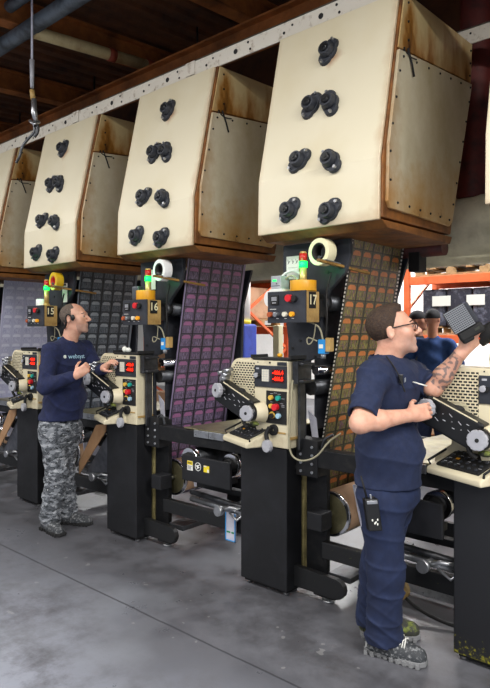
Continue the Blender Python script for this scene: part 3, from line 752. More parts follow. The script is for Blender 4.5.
# --- black dish on the console
def dish():
    return MB().prism([(-2.62, 1.487), (-2.60, 1.478), (-2.31, 1.478), (-2.29, 1.487), (-2.29, 1.51), (-2.30, 1.51), (-2.305, 1.492), (-2.605, 1.492), (-2.61, 1.51), (-2.62, 1.51)], 'y', 2.995, 3.16).build('shallow_tray', 'dark_rubber', None, .003)
dd = reg(tag(dish(), 'x', 'tray', 'black trays on the consoles'), 'shallow black tray lying on top of the console of @', (2, 3))
MBo = MB().ell((-2.42, 3.05, 1.508), (.018, .018, .014)).build('tape_scrap', 'tape_amber'); tag(MBo, 'small yellow scrap lying in the black tray of the nearest console', 'scrap')
MBo = MB().ell((-2.50+DX[2], 3.06, 1.512), (.03, .02, .02)).ell((-2.535+DX[2], 3.05, 1.518), (.02, .02, .025)).build('paper_scrap', 'paper_white'); tag(MBo, 'crumpled white scrap in the black tray of the press marked 16', 'scrap')
# --- switch box with signal light
def switchbox():
    t = thing('switch_box', (-2.32, 3.1, 1.71), '', 'switch box', 'switch boxes with coloured buttons')
    X0, X1, Y0, Y1 = -2.46, -2.165, 2.975, 3.12
    MB().box(X0, X1, Y0+.012, Y1, 1.715, 1.905).build('housing', 'aged_cream', t, .004)
    f = MB().box(X0, X1-.0, Y0, Y0+.014, 1.712, 1.908).build('face_plate', 'plate_dark', t, .003)
    MB().box(-2.43, -2.37, Y0-.008, Y0, 1.825, 1.885).build('gauge', 'dull_black', f, .002)
    b = MB()
    for k in range(7): b.box(-2.42+k*.006, -2.417+k*.006, Y0-.010, Y0-.007, 1.85, 1.875)
    b.box(-2.415, -2.385, Y0-.010, Y0-.007, 1.835, 1.84).build('gauge_scale', 'grey_plastic', f)
    for (x, z, m, r, h) in ((-2.28, 1.862, 'button_red', .022, .03), (-2.245, 1.858, 'dull_black', .020, .022), (-2.305, 1.87, 'dull_black', .016, .016),
                            (-2.43, 1.765, 'button_brown', .016, .026), (-2.38, 1.765, 'steel', .015, .03), (-2.315, 1.765, 'button_white', .015, .022), (-2.26, 1.765, 'button_orange', .015, .022)):
        MB().cyl((x, Y0-h, z), (x, Y0, z), r, r*1.05, 18).build('push_button', m, f, .0015)
    b = MB().box(-2.44, -2.39, Y0-.001, Y0+.001, 1.797, 1.800)
    for x in (-2.38, -2.315, -2.26): b.box(x-.009, x+.009, Y0-.001, Y0+.001, 1.738, 1.741)
    b.build('legend', 'sticker_white', f)
    MB().box(-2.36, -2.16, 3.12, 3.186, 1.75, 1.86).build('wall_bracket', 'frame_black', t)
    MB().box(X1-.0005, X1+.003, Y0+.035, Y0+.105, 1.80, 1.90).build('number_plate', 'dull_black', t)
    return t
def sb_number(root, dx, txt):
    b = text_mb(txt, .085, (-2.1615+dx, 3.045, 1.85), (0, 1, 0), (0, 0, 1), .0008, .001)
    o = b.build('plate_number', 'tape_cream'); o.parent = root; loc = o.location-Vector(root.location); o.location = loc
sw = reg(switchbox(), 'dark switch box with coloured buttons on @', ())
SWB = {1: sw}
for k in (2, 3): SWB[k] = dup(sw, (DX[k], 0, 0), 'dark switch box with coloured buttons on '+NAME[k])
sw['label'] = 'dark switch box with a red mushroom button on the nearest press'
for k, tx in ((1, '17'), (2, '16'), (3, '15')): sb_number(SWB[k], DX[k], tx)
def signal():
    t = thing('signal_light', (-2.237, 3.05, 1.905), '', 'signal light', 'signal lights with green lamps')
    MB().cyl((-2.237, 3.05, 1.905), (-2.237, 3.05, 1.925), .03, n=18).cyl((-2.237, 3.05, 1.925), (-2.237, 3.05, 2.052), .0225, .0225, 20).build('stem', 'signal_tube', t)
    MB().cyl((-2.237, 3.05, 2.052), (-2.237, 3.05, 2.092), .025, n=20).build('green_lens', 'led_green', t)
    MB().cyl((-2.237, 3.05, 2.092), (-2.237, 3.05, 2.14), .024, n=20).build('red_lens', 'lamp_red', t)
    MB().cyl((-2.237, 3.05, 2.14), (-2.237, 3.05, 2.152), .024, .018, 20).build('cap', 'signal_tube', t)
    return t
sg = reg(signal(), 'lit green signal light on the switch box of @', (2, 3))
for k in (1, 2, 3):       # the lit green lamp really lights its surroundings
    l = bpy.data.lights.new('green_lamp_light', 'POINT'); l.energy = .5; l.color = (.1, 1, .35); l.shadow_soft_size = .03
    o = bpy.data.objects.new('green_lamp_light', l); COL.objects.link(o); o.location = (-2.237+DX[k], 2.99, 2.07)
def tape(c, ax, ro, ri, w, mat, label, core=None, edge=None):
    t = thing('tape_roll', c, label, 'tape')
    MB().ring(c, ax, ro, ri+.008, w, 36).build('tape', mat, t, .002)
    MB().ring(c, ax, ri+.0085, ri, w+.001, 32).build('core', core or 'cardboard', t); return t
tape((-2.237, 3.05, 1.94), (0, 0, 1), .082, .045, .033, 'tape_amber', 'amber tape roll lying round the foot of the nearest signal light')
tape((-2.237+DX[2]-.03, 3.05, 1.945), (0, 0, 1), .075, .045, .036, 'tape_amber', 'amber tape roll on the switch box marked 16')
tape((-2.115, 3.08, 2.14), (.12, 1, 0), .083, .046, .036, 'tape_cream', 'cream masking tape roll hung on the nearest press', 'core_dark')
tape((-2.10+DX[2], 3.08, 2.13), (.12, 1, 0), .083, .046, .036, 'tape_white', 'white tape roll hung on the pink-web press', 'core_dark')
tape((-2.115+DX[3], 3.08, 2.13), (.12, 1, 0), .083, .043, .036, 'tape_yellow', 'yellow tape roll hung on the grey-web press', 'lamp_red')
tape((-2.33+DX[3], 3.05, 1.938), (0, 0, 1), .05, .02, .032, 'tape_white', 'white tape roll lying on the switch box marked 15')
tag(MB().prism([(3.03, 1.91), (3.09, 1.91), (3.09, 2.02), (3.03, 2.02)], 'x', -2.42+DX[2], -2.34+DX[2]).build('clear_beaker', 'sheet_grey', None, .01), 'small dark glass jar standing on the switch box marked 16', 'jar')
def peg():
    t = thing('peg_bar', (-2.1, 3.1, 2.05), '', 'bar', 'wooden clip bars'); 
    MB().cyl((-2.115, 3.186, 2.105), (-2.105, 3.03, 2.105), .010, n=12).build('tape_peg', 'dark_steel', t)
    MB().obox((-2.035, 3.20, 2.055), (.13, 1, -.10), (0, 0, 1), (1, 0, 0), .24, .008, .011).build('wooden_bar', 'wood_clip', t, .002)
    MB().obox((-2.05, 3.08, 2.077), (.13, 1, -.10), (0, 0, 1), (1, 0, 0), .07, .003, .014).build('metal_strip', 'steel', t)
    return t
reg(peg(), 'thin wooden bar and peg reaching over the web of @', (2, 3))
def connector():
    t = thing('connector_plug', (-2.16, 3.12, 1.52), '', 'connector', 'blue cable connectors')
    MB().box(-2.185, -2.135, 3.13, 3.185, 1.52, 1.61).build('plug_body', 'connector_blue', t, .005)
    MB().box(-2.175, -2.145, 3.128, 3.131, 1.555, 1.58).build('plug_label', 'paper_white', t)
    MB().cyl((-2.16, 3.155, 1.49), (-2.16, 3.155, 1.522), .016, n=12).build('plug_tail', 'steel', t)
    MB().box(-2.133, -2.10, 3.135, 3.185, 1.535, 1.62).build('bracket', 'aged_cream', t, .004)
    MB().tube([(-2.16, 3.15, 1.61), (-2.165, 3.13, 1.68), (-2.20, 3.11, 1.71), (-2.24, 3.11, 1.72)], .006, 8, smoothpath=2).tube([(-2.19, 3.13, 1.60), (-2.25, 3.1, 1.63), (-2.24, 3.1, 1.57), (-2.21, 3.12, 1.60), (-2.18, 3.1, 1.70)], .004, 8, smoothpath=2).build('wires', 'cable_cream', t)
    MB().tube([(-2.10, 3.15, 2.02), (-2.13, 3.14, 1.9), (-2.12, 3.14, 1.75), (-2.14, 3.15, 1.62)], .007, 8, smoothpath=2).build('cable', 'cable_black', t)
    return t
reg(connector(), 'blue cable connector with loose wires beside the switch box of @', (2, 3))
reg(tag(MB().box(-2.30, -2.255, 3.02, 3.165, 1.335, 1.475).box(-2.255, -2.22, 3.03, 3.15, 1.345, 1.36).box(-2.255, -2.22, 3.03, 3.15, 1.45, 1.465).box(-2.29, -2.27, 3.06, 3.12, .92, 1.335).build('hinge_bracket', 'dark_steel', None, .004), 'x', 'bracket', 'brackets beside the consoles'), 'dark metal bracket bolted to the right side of the console of @', (2, 3))
reg(tag(MB().tube([(-2.28, 3.0, 1.36), (-2.29, 2.99, 1.15), (-2.30, 2.985, 1.0), (-2.29, 2.99, .90), (-2.22, 3.0, .865), (-2.12, 3.03, .90), (-2.06, 3.06, 1.0), (-2.03, 3.15, 1.04)], .006, 8, smoothpath=3).build('hanging_cable', 'cable_cream'), 'x', 'cable', None), 'thin cream cable looping down beside the console of @', ())
tag(MB().box(-2.205, -2.175, 3.10, 3.13, .955, .985).box(-2.20, -2.18, 3.11, 3.12, .93, .955).build('pilot_lamp', 'led_red', None, .006), 'tiny red pilot lamp on the beam beside the nearest console', 'lamp')
tag(MB().tube([(-2.15, 3.12, .935), (-2.13, 3.12, 1.0), (-2.07, 3.13, 1.03)], .009, 8, smoothpath=2).build('pipe_hook', 'dark_steel'), 'bent dark metal hook on the beam beside the nearest console', 'hook')
tag(MB().tube([(-2.20+DX[2], 3.12, .935), (-2.19+DX[2], 3.11, 1.0), (-2.14+DX[2], 3.11, 1.02), (-2.12+DX[2], 3.12, .94)], .01, 8, smoothpath=2).build('wire_hook', 'dark_steel'), 'bent wire hook on the beam beside the press marked 16', 'hook')
# notes
for k, (x0, x1, z0, z1) in ((1, (-2.465, -2.365, 2.0, 2.15)), (2, (-2.38, -2.30, 2.0, 2.16)), (3, (-2.17, -2.09, 1.94, 2.12))):
    d = DX[k]; t = thing('paper_note', (x0+d, 3.18, z0), ['', 'white handwritten note on the nearest press, left of the signal light', 'white note behind the signal light of the press marked 16', 'white note beside the yellow tape roll'][k], 'note')
    MB().box(x0+d, x1+d, 3.176, 3.179, z0, z1).build('sheet', 'paper_white', t)
    if k == 1:
        b = MB()
        for q, (a, c) in enumerate(((0, .03), (.035, .025), (.065, .03))):
            b.tube([(x0+.01+a, 3.1755, z1-.02), (x0+.02+a, 3.1755, z1-.045), (x0+.01+a+c*.6, 3.1755, z1-.03), (x0+.012+a, 3.1755, z1-.05)], .0016, 5)
        b.box(x0+.01, x1-.01, 3.1755, 3.1762, z1-.075, z1-.0735); b.build('handwriting', 'ink_dark', t)
def greybox():
    t = thing('sensor_box', (-2.40, 3.05, 1.91), 'small grey sensor box with a green lamp on the nearest switch box', 'sensor')
    MB().box(-2.455, -2.375, 3.0, 3.09, 1.925, 2.01).build('housing', 'grey_plastic', t, .006)
    MB().box(-2.46, -2.35, 2.99, 3.10, 1.908, 1.926).build('base', 'sticker_white', t, .003)
    MB().box(-2.435, -2.41, 2.996, 3.001, 1.975, 1.985).build('green_lamp', 'led_green', t)
    MB().box(-2.45, -2.38, 2.998, 3.001, 1.945, 1.948).cyl((-2.405, 2.996, 1.96), (-2.405, 3.0, 1.96), .004, n=8).build('front_line', 'plate_dark', t)
    MB().tube([(-2.38, 3.05, 1.99), (-2.33, 3.06, 2.02), (-2.27, 3.06, 1.96), (-2.22, 3.07, 1.93)], .005, 8, smoothpath=2).build('cable', 'cable_cream', t)
greybox()
tag(MB().cyl((-2.49, 3.02, 1.87), (-2.47, 3.09, 1.87), .05, n=24).tube([(-2.49, 3.1, 1.9), (-2.47, 3.12, 2.02), (-2.38, 3.14, 2.06), (-2.33, 3.16, 2.02)], .009, 10, smoothpath=2).build('vent_hose', 'tape_white'), 'white hose and disc curling behind the grey sensor box', 'hose')
tag(MB().obox((-2.26+DX[3], 2.99, 1.33), (1, -.3, 0), (.3, 1, 0), (0, 0, 1), .025, .003, .045).obox((-2.255+DX[3], 2.995, 1.40), (1, -.3, 0), (.3, 1, 0), (0, 0, 1), .012, .003, .04).build('hanging_tag', 'tag_yellow'), 'yellow tag hanging behind the back of the worker in camouflage trousers', 'tag')
tag(MB().box(-2.0, -1.92, 3.97, 4.09, 2.08, 2.215).build('hood_bracket', 'dull_black', None, .004), 'black block under the rear edge of the nearest hood', 'bracket')
tag(MB().cyl((-2.4, 4.03, 2.24), (-1.76, 4.03, 2.24), .06, n=24).build('exhaust_stub', 'dark_red'), 'dark red round stub under the rear edge of the nearest hood', 'pipe')
# copies of everything that repeats along the row
for (o, pat, units) in UNIT:
    for k in units: dup(o, (DX[k], 0, 0), pat.replace('@', NAME[k]))
# the two far stations carry a kraft-lined bed instead of the guard plate
def XZ(px, py, Y):
    d = FW*FOC+RT*(px-245); k = Y/d.y; return (d.x*k, EYE+(333-py)*k)
for o in [o for o in COL.objects if o.name.startswith('press_frame')]:
    if o.location.x < -5:
        for ch in list(o.children):
            if ch.name.startswith('guard_plate'):
                for g in list(ch.children): bpy.data.objects.remove(g)
                bpy.data.objects.remove(ch)
for n_, xo in enumerate((0, -1.49)):
    mb = MB(); pts = [XZ(79, 474, 3.0), XZ(79, 462, 3.0), XZ(96, 425, 3.0), XZ(106, 424, 3.0), XZ(105, 432, 3.0)]
    mb.prism([(x+xo, z) for x, z in pts], 'y', 3.0, 3.01)
    tag(mb.build('kraft_sheet', 'kraft'), ['brown kraft sheet slanting low between the camouflage trousers and the next cabinet', 'brown kraft sheet slanting at the lower left edge of the photo'][n_], 'paper sheet')
    pts = [XZ(84, 473, 3.02), XZ(106, 434, 3.02), XZ(106, 473, 3.02)]
    tag(MB().prism([(x+xo, z) for x, z in pts], 'y', 3.04, 3.4).build('grey_bale', 'sheet_grey'), ['pale grey bale behind the kraft sheet right of the camouflage trousers', 'pale grey bale at the lower left edge of the photo'][n_], 'bale')
# extra light grey parts seen in the gap right of the man in glasses
tag(MB().obox((-1.47, 3.3, .70), (1, .25, .42), (0, 1, 0), (-.42, 0, 1), .19, .03, .035).build('brace_bar', 'steel', None, .003), 'slanting grey bar behind the man in glasses, right of his thigh', 'bar')
tag(MB().box(-2.1, -1.05, 3.5, 3.62, .05, .12).build('floor_channel', 'steel', None, .004), 'grey floor channel between the front man\'s legs and the right cabinet', 'bar')
tag(MB().tube([(-1.75, 3.35, .10), (-1.6, 3.3, .05), (-1.4, 3.3, .02), (-1.15, 3.35, .02)], .01, 8, smoothpath=2).build('floor_hose', 'cable_black'), 'black hose lying low between the man in glasses and the right cabinet', 'hose')
tag(MB().cyl((-1.74, 3.3, .12), (-1.74, 3.36, .12), .06, n=20).build('hose_wheel', 'aged_cream'), 'small cream wheel low behind the leg of the man in glasses', 'wheel')
# hanging cable with hook
def hang():
    c = P(32, 120, 5.05); t = thing('hanging_hook', c, 'blue-white hanging cable ending in a grey hook at top left', 'hook')
    top = Vector((c.x, c.y, 4.7)); a = P(32, 60, 5.05)
    MB().cyl(a, top, .009, n=10).build('cable', 'white_web', t)
    MB().cyl(P(32, 88, 5.05), a, .014, .020, 14).build('sleeve', 'grey_plastic', t)
    MB().cyl(P(33, 99, 5.05), P(32, 90, 5.05), .020, n=14).build('brass_nut', 'aged_cream', t)
    MB().tube([P(34, 99, 5.05), P(34, 112, 5.05), P(36, 124, 5.05)], [.020, .024, .016], 12).tube([P(30, 121, 5.05), P(34, 124, 5.0), P(39, 122, 5.05)], .014, 10).build('hook_body', 'steel', t)
    MB().tube([P(34, 124, 5.05), P(35, 132, 5.05), P(29, 138, 5.05), P(22, 146, 5.05), P(20, 156, 5.05), P(16, 163, 5.05)], .012, 8, smoothpath=3).tube([P(37, 123, 5.05), P(38, 132, 5.05), P(34, 137, 5.05)], .016, 8, smoothpath=2).build('curled_lead', 'dark_steel', t)
hang()
# ================================================================ store behind the presses
def rack(x0, x1, y, label, bays, levels, h):
    t = thing('pallet_rack', ((x0+x1)/2, y, 0), label, 'pallet rack', 'orange pallet racks')
    for i in range(bays+1):
        x = x0+(x1-x0)*i/bays
        for yy in (y, y+1.0): MB().box(x-.045, x+.045, yy-.035, yy+.035, 0, h).build('upright', 'rack_orange', t, .004)
        b = MB(); z = .2; s = 0
        while z < h-.7:
            b.obox((x, y+.5, z+.3), (0, 1 if s else -1, .62), (1, 0, 0), (0, -.62, 1 if s else -1), .55, .015, .02); z += .6; s = 1-s
        b.build('bracing', 'rack_orange', t)
    for z in levels:
        for yy in (y, y+1.0): MB().box(x0, x1, yy-.03, yy+.03, z-.12, z).build('shelf_beam', 'rack_orange', t, .004)
        MB().box(x0, x1, y, y+1, z, z+.012).build('shelf_deck', 'pallet_wood', t)
    return t
rack(-4.4, 1.4, 8.7, 'orange pallet rack behind the man in glasses, carrying wrapped loads', 2, (1.62, 2.50), 4.1)
rack(-8.6, -6.2, 7.0, 'orange pallet rack seen in the gap between two presses', 2, (1.0, 1.75, 2.5), 3.6)
def pallet_load(x, y, z, w, h, mat, label, n=2, d=.9):
    t = thing('pallet_load', (x, y, z), label, 'pallet load')
    b = MB()
    for i in range(5): b.box(x-w/2+i*w/4-.04 if i else x-w/2, x-w/2+i*w/4+.04 if i < 4 else x+w/2, y-d/2, y+d/2, z+.09, z+.11)
    for yy in (-d/2, -.05, d/2-.1):
        b.box(x-w/2, x+w/2, y+yy, y+yy+.1, z, z+.02)
        for q in (-w/2, -.06, w/2-.12): b.box(x+q, x+q+.12, y+yy, y+yy+.1, z+.02, z+.09)
    b.build('pallet', 'pallet_wood', t)
    b = MB(); rows = max(1, int(h/.3))
    for i in range(rows):
        for j in range(n): b.box(x-w/2+j*w/n+.012, x-w/2+(j+1)*w/n-.012, y-d/2+.03, y+d/2-.03, z+.112+i*h/rows, z+.108+(i+1)*h/rows)
    b.build('stacked_goods', mat, t, .02)
    return t
PB = pallet_load
PB(-3.72, 9.15, 2.515, 1.1, .52, 'wrap_white', 'white wrapped pallet on the upper shelf, above the cap of the blue shirt worker', 2)
PB(-2.5, 9.15, 2.515, 1.15, .5, 'wrap_white', 'white wrapped pallet on the upper shelf, middle of the orange rack')
PB(-.95, 9.15, 2.515, 1.2, .6, 'wrap_white', 'white wrapped pallet on the upper shelf at the right edge')
PB(.5, 9.15, 2.515, 1.2, .6, 'wrap_white', 'white wrapped pallet on the upper shelf, beyond the right edge')
def dark_load(x, lab):
    t = PB(x, 9.15, 1.635, 1.15, .56, 'wrap_dark', lab, 3)
    MB().box(x-.40, x-.12, 8.71, 8.722, 2.05, 2.20).box(x+.12, x+.38, 8.71, 8.722, 2.05, 2.20).build('white_label', 'paper_white', t)
dark_load(-3.6, 'dark wrapped pallet load on the middle shelf beside the blue shirt worker'); dark_load(-2.3, 'dark wrapped pallet load with white labels, behind the finned device'); dark_load(-.95, 'dark wrapped pallet load on the middle shelf at the right edge')
for i, x in enumerate((-3.5, -2.2, -.9)): PB(x, 9.15, 0.0, 1.15, 1.0, ('box_brown', 'wrap_white', 'wrap_white')[i], ('brown cartons on a floor pallet under the orange rack', 'white wrapped pallet on the floor behind the finned device', 'white wrapped pallet on the floor at the right edge')[i])
for i, (x, z, m) in enumerate(((-8.0, .0, 'box_brown'), (-6.8, .0, 'wrap_white'), (-8.0, 1.015, 'box_brown'), (-6.8, 1.015, 'box_brown'), (-8.0, 1.765, 'box_brown'), (-6.8, 1.765, 'box_brown'), (-8, 2.515, 'wrap_white'), (-6.8, 2.515, 'wrap_white'))):
    if i in (3, 4): continue
    PB(x, 7.5, z, 1.0, .5, m, 'pallet load on the orange rack in the gap between presses, '+['floor level left', 'floor level right', 'second level left', 'second level right', 'third level left', 'third level right', 'top left', 'top right'][i], 2)
tag(MB().box(-6.2, -5.86, 6.55, 6.85, 0, 1.78).build('blue_crate', 'tarp_blue', None, .03), 'blue plastic drum stack seen between the pink web and the nearest press', 'crate')
tag(MB().cyl((-6.05, 6.7, 1.84), (-6.05, 6.7, 2.75), .14, n=24).build('white_column', 'tape_white'), 'white cylinder standing on the blue crate between two presses', 'roll')
tag(MB().cyl((-6.05, 6.7, 1.78), (-6.05, 6.7, 1.84), .15, n=24).build('yellow_band', 'sticker_yellow'), 'yellow band round the foot of the white cylinder', 'band')
t = thing('green_sign', P(232, 369, 6.2), 'small green sign with white marks beside the blue crate', 'sign')
c = P(232, 369, 6.2); MB().obox(c, RT, UP, FW, .10, .035, .005).build('board', 'sign_green', t); MB().obox(c-FW*.007, RT, UP, FW, .05, .012, .002).build('marks', 'paper_white', t)
tag(MB().box(-5.12, -5.02, 6.3, 6.4, 0, 1.75).build('cream_post', 'tape_cream', None, .01), 'pale yellow post left of the nearest press frame', 'post')
# machine of the second row, cream with coloured hoses
def second_row():
    t = thing('rear_machine', (-.9, 5.6, 0), 'cream machine with yellow and green hoses behind the raised forearm', 'machine')
    MB().box(-1.9, .6, 5.2, 6.2, 0, 1.30).build('base', 'console_cream', t, .02)
    MB().box(-1.85, .55, 5.5, 6.1, 1.30, 1.46).build('upper_housing', 'rail_paint', t, .02)
    b = MB(); rnd = random.Random(5)
    for i in range(12): x = -1.85+i*.2; b.box(x, x+.14, 5.25+rnd.random()*.1, 5.6, 1.30, 1.42+rnd.random()*.18)
    b.build('valve_blocks', 'rail_paint', t, .01)
    b = MB()
    for i in range(10): x = -1.8+i*.23; b.cyl((x, 5.24, 1.36+rnd.random()*.08), (x, 5.30, 1.38), .045, n=14)
    b.build('valve_knobs', 'steel', t)
    b = MB()
    for i in range(7): x = -1.85+i*.33; b.tube([(x, 5.2, 1.32), (x+.02, 5.1, 1.5), (x+.12, 5.12, 1.58+rnd.random()*.06), (x+.22, 5.2, 1.5), (x+.2, 5.3, 1.33)], .022, 8, smoothpath=2)
    b.build('yellow_hose', 'hose_yellow', t)
    b = MB()
    for i in range(5): x = -1.7+i*.45; b.tube([(x, 5.3, 1.33), (x-.1, 5.15, 1.42), (x-.15, 5.15, 1.36), (x-.1, 5.2, 1.30)], .014, 8, smoothpath=2)
    b.build('green_hose', 'hose_green', t)
    b = MB()
    for i in range(8): x = -1.8+i*.3; b.box(x, x+.08, 5.18, 5.28, 1.33, 1.43)
    b.build('black_blocks', 'dull_black', t, .01)
second_row()

# ================================================================ people: implicit surfaces turned into one continuous mesh
class Field:
    def __init__(s, lo, hi, h):
        s.lo = np.array(lo, float); s.h = h; s.n = np.ceil((np.array(hi, float)-s.lo)/h).astype(int)+1
        s.F = np.full(s.n, .1, np.float32)
    def _slab(s, lo, hi, m):
        a = np.clip(np.floor((lo-m-s.lo)/s.h).astype(int), 0, s.n); b = np.clip(np.ceil((hi+m-s.lo)/s.h).astype(int)+1, 0, s.n)
        if (b <= a).any(): return None
        g = [s.lo[i]+np.arange(a[i], b[i])*s.h for i in range(3)]
        X = np.meshgrid(*g, indexing='ij'); return tuple(slice(a[i], b[i]) for i in range(3)), X
    def put(s, sl, d, k, op):
        A = s.F[sl]
        if op == 'add':
            if k > 0: hh = np.clip(k-np.abs(A-d), 0, None)/k; R = np.minimum(A, d)-hh*hh*k*.25
            else: R = np.minimum(A, d)
        else:
            d = -d
            if k > 0: hh = np.clip(k-np.abs(A-d), 0, None)/k; R = np.maximum(A, d)+hh*hh*k*.25
            else: R = np.maximum(A, d)
        s.F[sl] = R
    def cap(s, a, b, r0, r1=None, k=.02, op='add', flat=False):
        a = np.array(a, float); b = np.array(b, float); r1 = r0 if r1 is None else r1; R = max(r0, r1)
        q = s._slab(np.minimum(a, b)-R, np.maximum(a, b)+R, k+.02)
        if q is None: return s
        sl, X = q; ab = b-a; L2 = max((ab*ab).sum(), 1e-9)
        t = sum((X[i]-a[i])*ab[i] for i in range(3))/L2
        tc = np.clip(t, 0, 1); d = np.sqrt(sum((X[i]-a[i]-tc*ab[i])**2 for i in range(3)))
        if flat:
            L = math.sqrt(L2); d = np.sqrt(np.maximum(sum((X[i]-a[i]-t*ab[i])**2 for i in range(3)), 0)) - (r0+(r1-r0)*tc)
            d = np.maximum(d, np.maximum(-t, t-1)*L)
        else: d = d-(r0+(r1-r0)*tc)
        s.put(sl, d.astype(np.float32), k, op); return s
    def ell(s, c, r, axes=None, k=.02, op='add'):
        c = np.array(c, float); r = np.array(r, float); R = r.max()
        q = s._slab(c-R, c+R, k+.02)
        if q is None: return s
        sl, X = q; A = np.eye(3) if axes is None else np.array(axes, float)
        D = [X[i]-c[i] for i in range(3)]; U = [sum(D[i]*A[j][i] for i in range(3)) for j in range(3)]
        k0 = np.sqrt(sum((U[j]/r[j])**2 for j in range(3)))+1e-9; k1 = np.sqrt(sum((U[j]/r[j]**2)**2 for j in range(3)))+1e-9
        s.put(sl, (k0*(k0-1)/k1).astype(np.float32), k, op); return s
    def plane(s, p, n, k=.004):
        """cut away what lies on the side n points to"""
        p = np.array(p, float); n = np.array(n, float); n /= np.linalg.norm(n)
        g = [s.lo[i]+np.arange(s.n[i])*s.h for i in range(3)]
        d = (g[0]-p[0])[:, None, None]*n[0]+(g[1]-p[1])[None, :, None]*n[1]+(g[2]-p[2])[None, None, :]*n[2]
        s.F = np.maximum(s.F, d.astype(np.float32)); return s
    def ripple(s, fn):
        g = np.meshgrid(*[s.lo[i]+np.arange(s.n[i])*s.h for i in range(3)], indexing='ij', sparse=True)
        s.F = s.F+fn(*g).astype(np.float32); return s
    def mesh(s, name, mat, root, tone=None):
        F = s.F; n = F.shape; sg = F < 0
        c = [sg[i:n[0]-1+i, j:n[1]-1+j, k:n[2]-1+k] for i in (0, 1) for j in (0, 1) for k in (0, 1)]
        cnt = sum(x.astype(np.int8) for x in c); act = (cnt > 0) & (cnt < 8); idx = np.argwhere(act)
        co = [(i, j, k) for i in (0, 1) for j in (0, 1) for k in (0, 1)]
        V = np.stack([F[idx[:, 0]+i, idx[:, 1]+j, idx[:, 2]+k] for i, j, k in co], 1)
        acc = np.zeros((len(idx), 3)); w = np.zeros(len(idx))
        for a in range(8):
            for b in range(a+1, 8):
                da = np.array(co[b])-np.array(co[a])
                if np.abs(da).sum() != 1: continue
                cr = (V[:, a] < 0) != (V[:, b] < 0); t = np.where(cr, V[:, a]/np.where(cr, V[:, a]-V[:, b], 1), 0)
                acc += np.where(cr[:, None], np.array(co[a])+t[:, None]*da, 0); w += cr
        pos = (idx+acc/w[:, None])*s.h+s.lo
        ids = np.full(act.shape, -1, np.int64); ids[act] = np.arange(len(idx)); quads = []
        for ax in range(3):
            u, v = (ax+1) % 3, (ax+2) % 3
            A = np.take(sg, range(0, n[ax]-1), ax); B = np.take(sg, range(1, n[ax]), ax); e = np.argwhere(A != B)
            e = e[(e[:, u] > 0) & (e[:, v] > 0) & (e[:, u] < n[u]-1) & (e[:, v] < n[v]-1)]
            du = np.zeros(3, int); du[u] = 1; dv = np.zeros(3, int); dv[v] = 1
            q = np.stack([ids[tuple((e-du-dv).T)], ids[tuple((e-dv).T)], ids[tuple(e.T)], ids[tuple((e-du).T)]], 1)
            fl = A[tuple(e.T)]; q = np.where(fl[:, None], q, q[:, ::-1]); quads.append(q)
        Q = np.concatenate(quads); Q = Q[(Q >= 0).all(1)]
        # a light relaxation to take the grid out of the surface
        off = np.array(ROOTLOC[root.as_pointer()]); P0 = pos.copy()
        for _ in range(2):
            S_ = np.zeros_like(pos); C_ = np.zeros(len(pos))
            for a, b in ((0, 1), (1, 2), (2, 3), (3, 0)):
                np.add.at(S_, Q[:, a], pos[Q[:, b]]); np.add.at(S_, Q[:, b], pos[Q[:, a]]); np.add.at(C_, Q[:, a], 1); np.add.at(C_, Q[:, b], 1)
            pos = pos*.5+.5*S_/np.maximum(C_, 1)[:, None]
        me = bpy.data.meshes.new(name); me.vertices.add(len(pos)); me.vertices.foreach_set('co', (pos-off).astype(np.float32).ravel())
        me.loops.add(Q.size); me.loops.foreach_set('vertex_index', Q.astype(np.int32).ravel())
        me.polygons.add(len(Q)); me.polygons.foreach_set('loop_start', np.arange(0, Q.size, 4, dtype=np.int32))
        me.polygons.foreach_set('use_smooth', np.ones(len(Q), bool)); me.update(calc_edges=True); me.validate()
        if tone is not None:
            at = me.color_attributes.new('tone', 'FLOAT_COLOR', 'POINT'); c4 = np.ones((len(pos), 4), np.float32); c4[:, :3] = tone(pos)
            at.data.foreach_set('color', c4.ravel())
        me.materials.append(MATS[mat]); o = bpy.data.objects.new(name, me); COL.objects.link(o); o.parent = root; ROOTLOC[o.as_pointer()] = Vector(off)
        return o

class Frame:
    def __init__(s, o, x, z, sc=1.0):
        s.o = Vector(o); s.x = Vector(x).normalized(); s.z = Vector(z); s.z = (s.z-s.x*s.z.dot(s.x)).normalized(); s.y = s.z.cross(s.x); s.sc = sc
    def __call__(s, x, y, z): return s.o+(s.x*x+s.y*y+s.z*z)*s.sc
    @property
    def ax(s): return [tuple(s.x), tuple(s.y), tuple(s.z)]
    def loc(s, pos):
        d = (pos-np.array(s.o))/s.sc; return d@np.array(s.x), d@np.array(s.y), d@np.array(s.z)

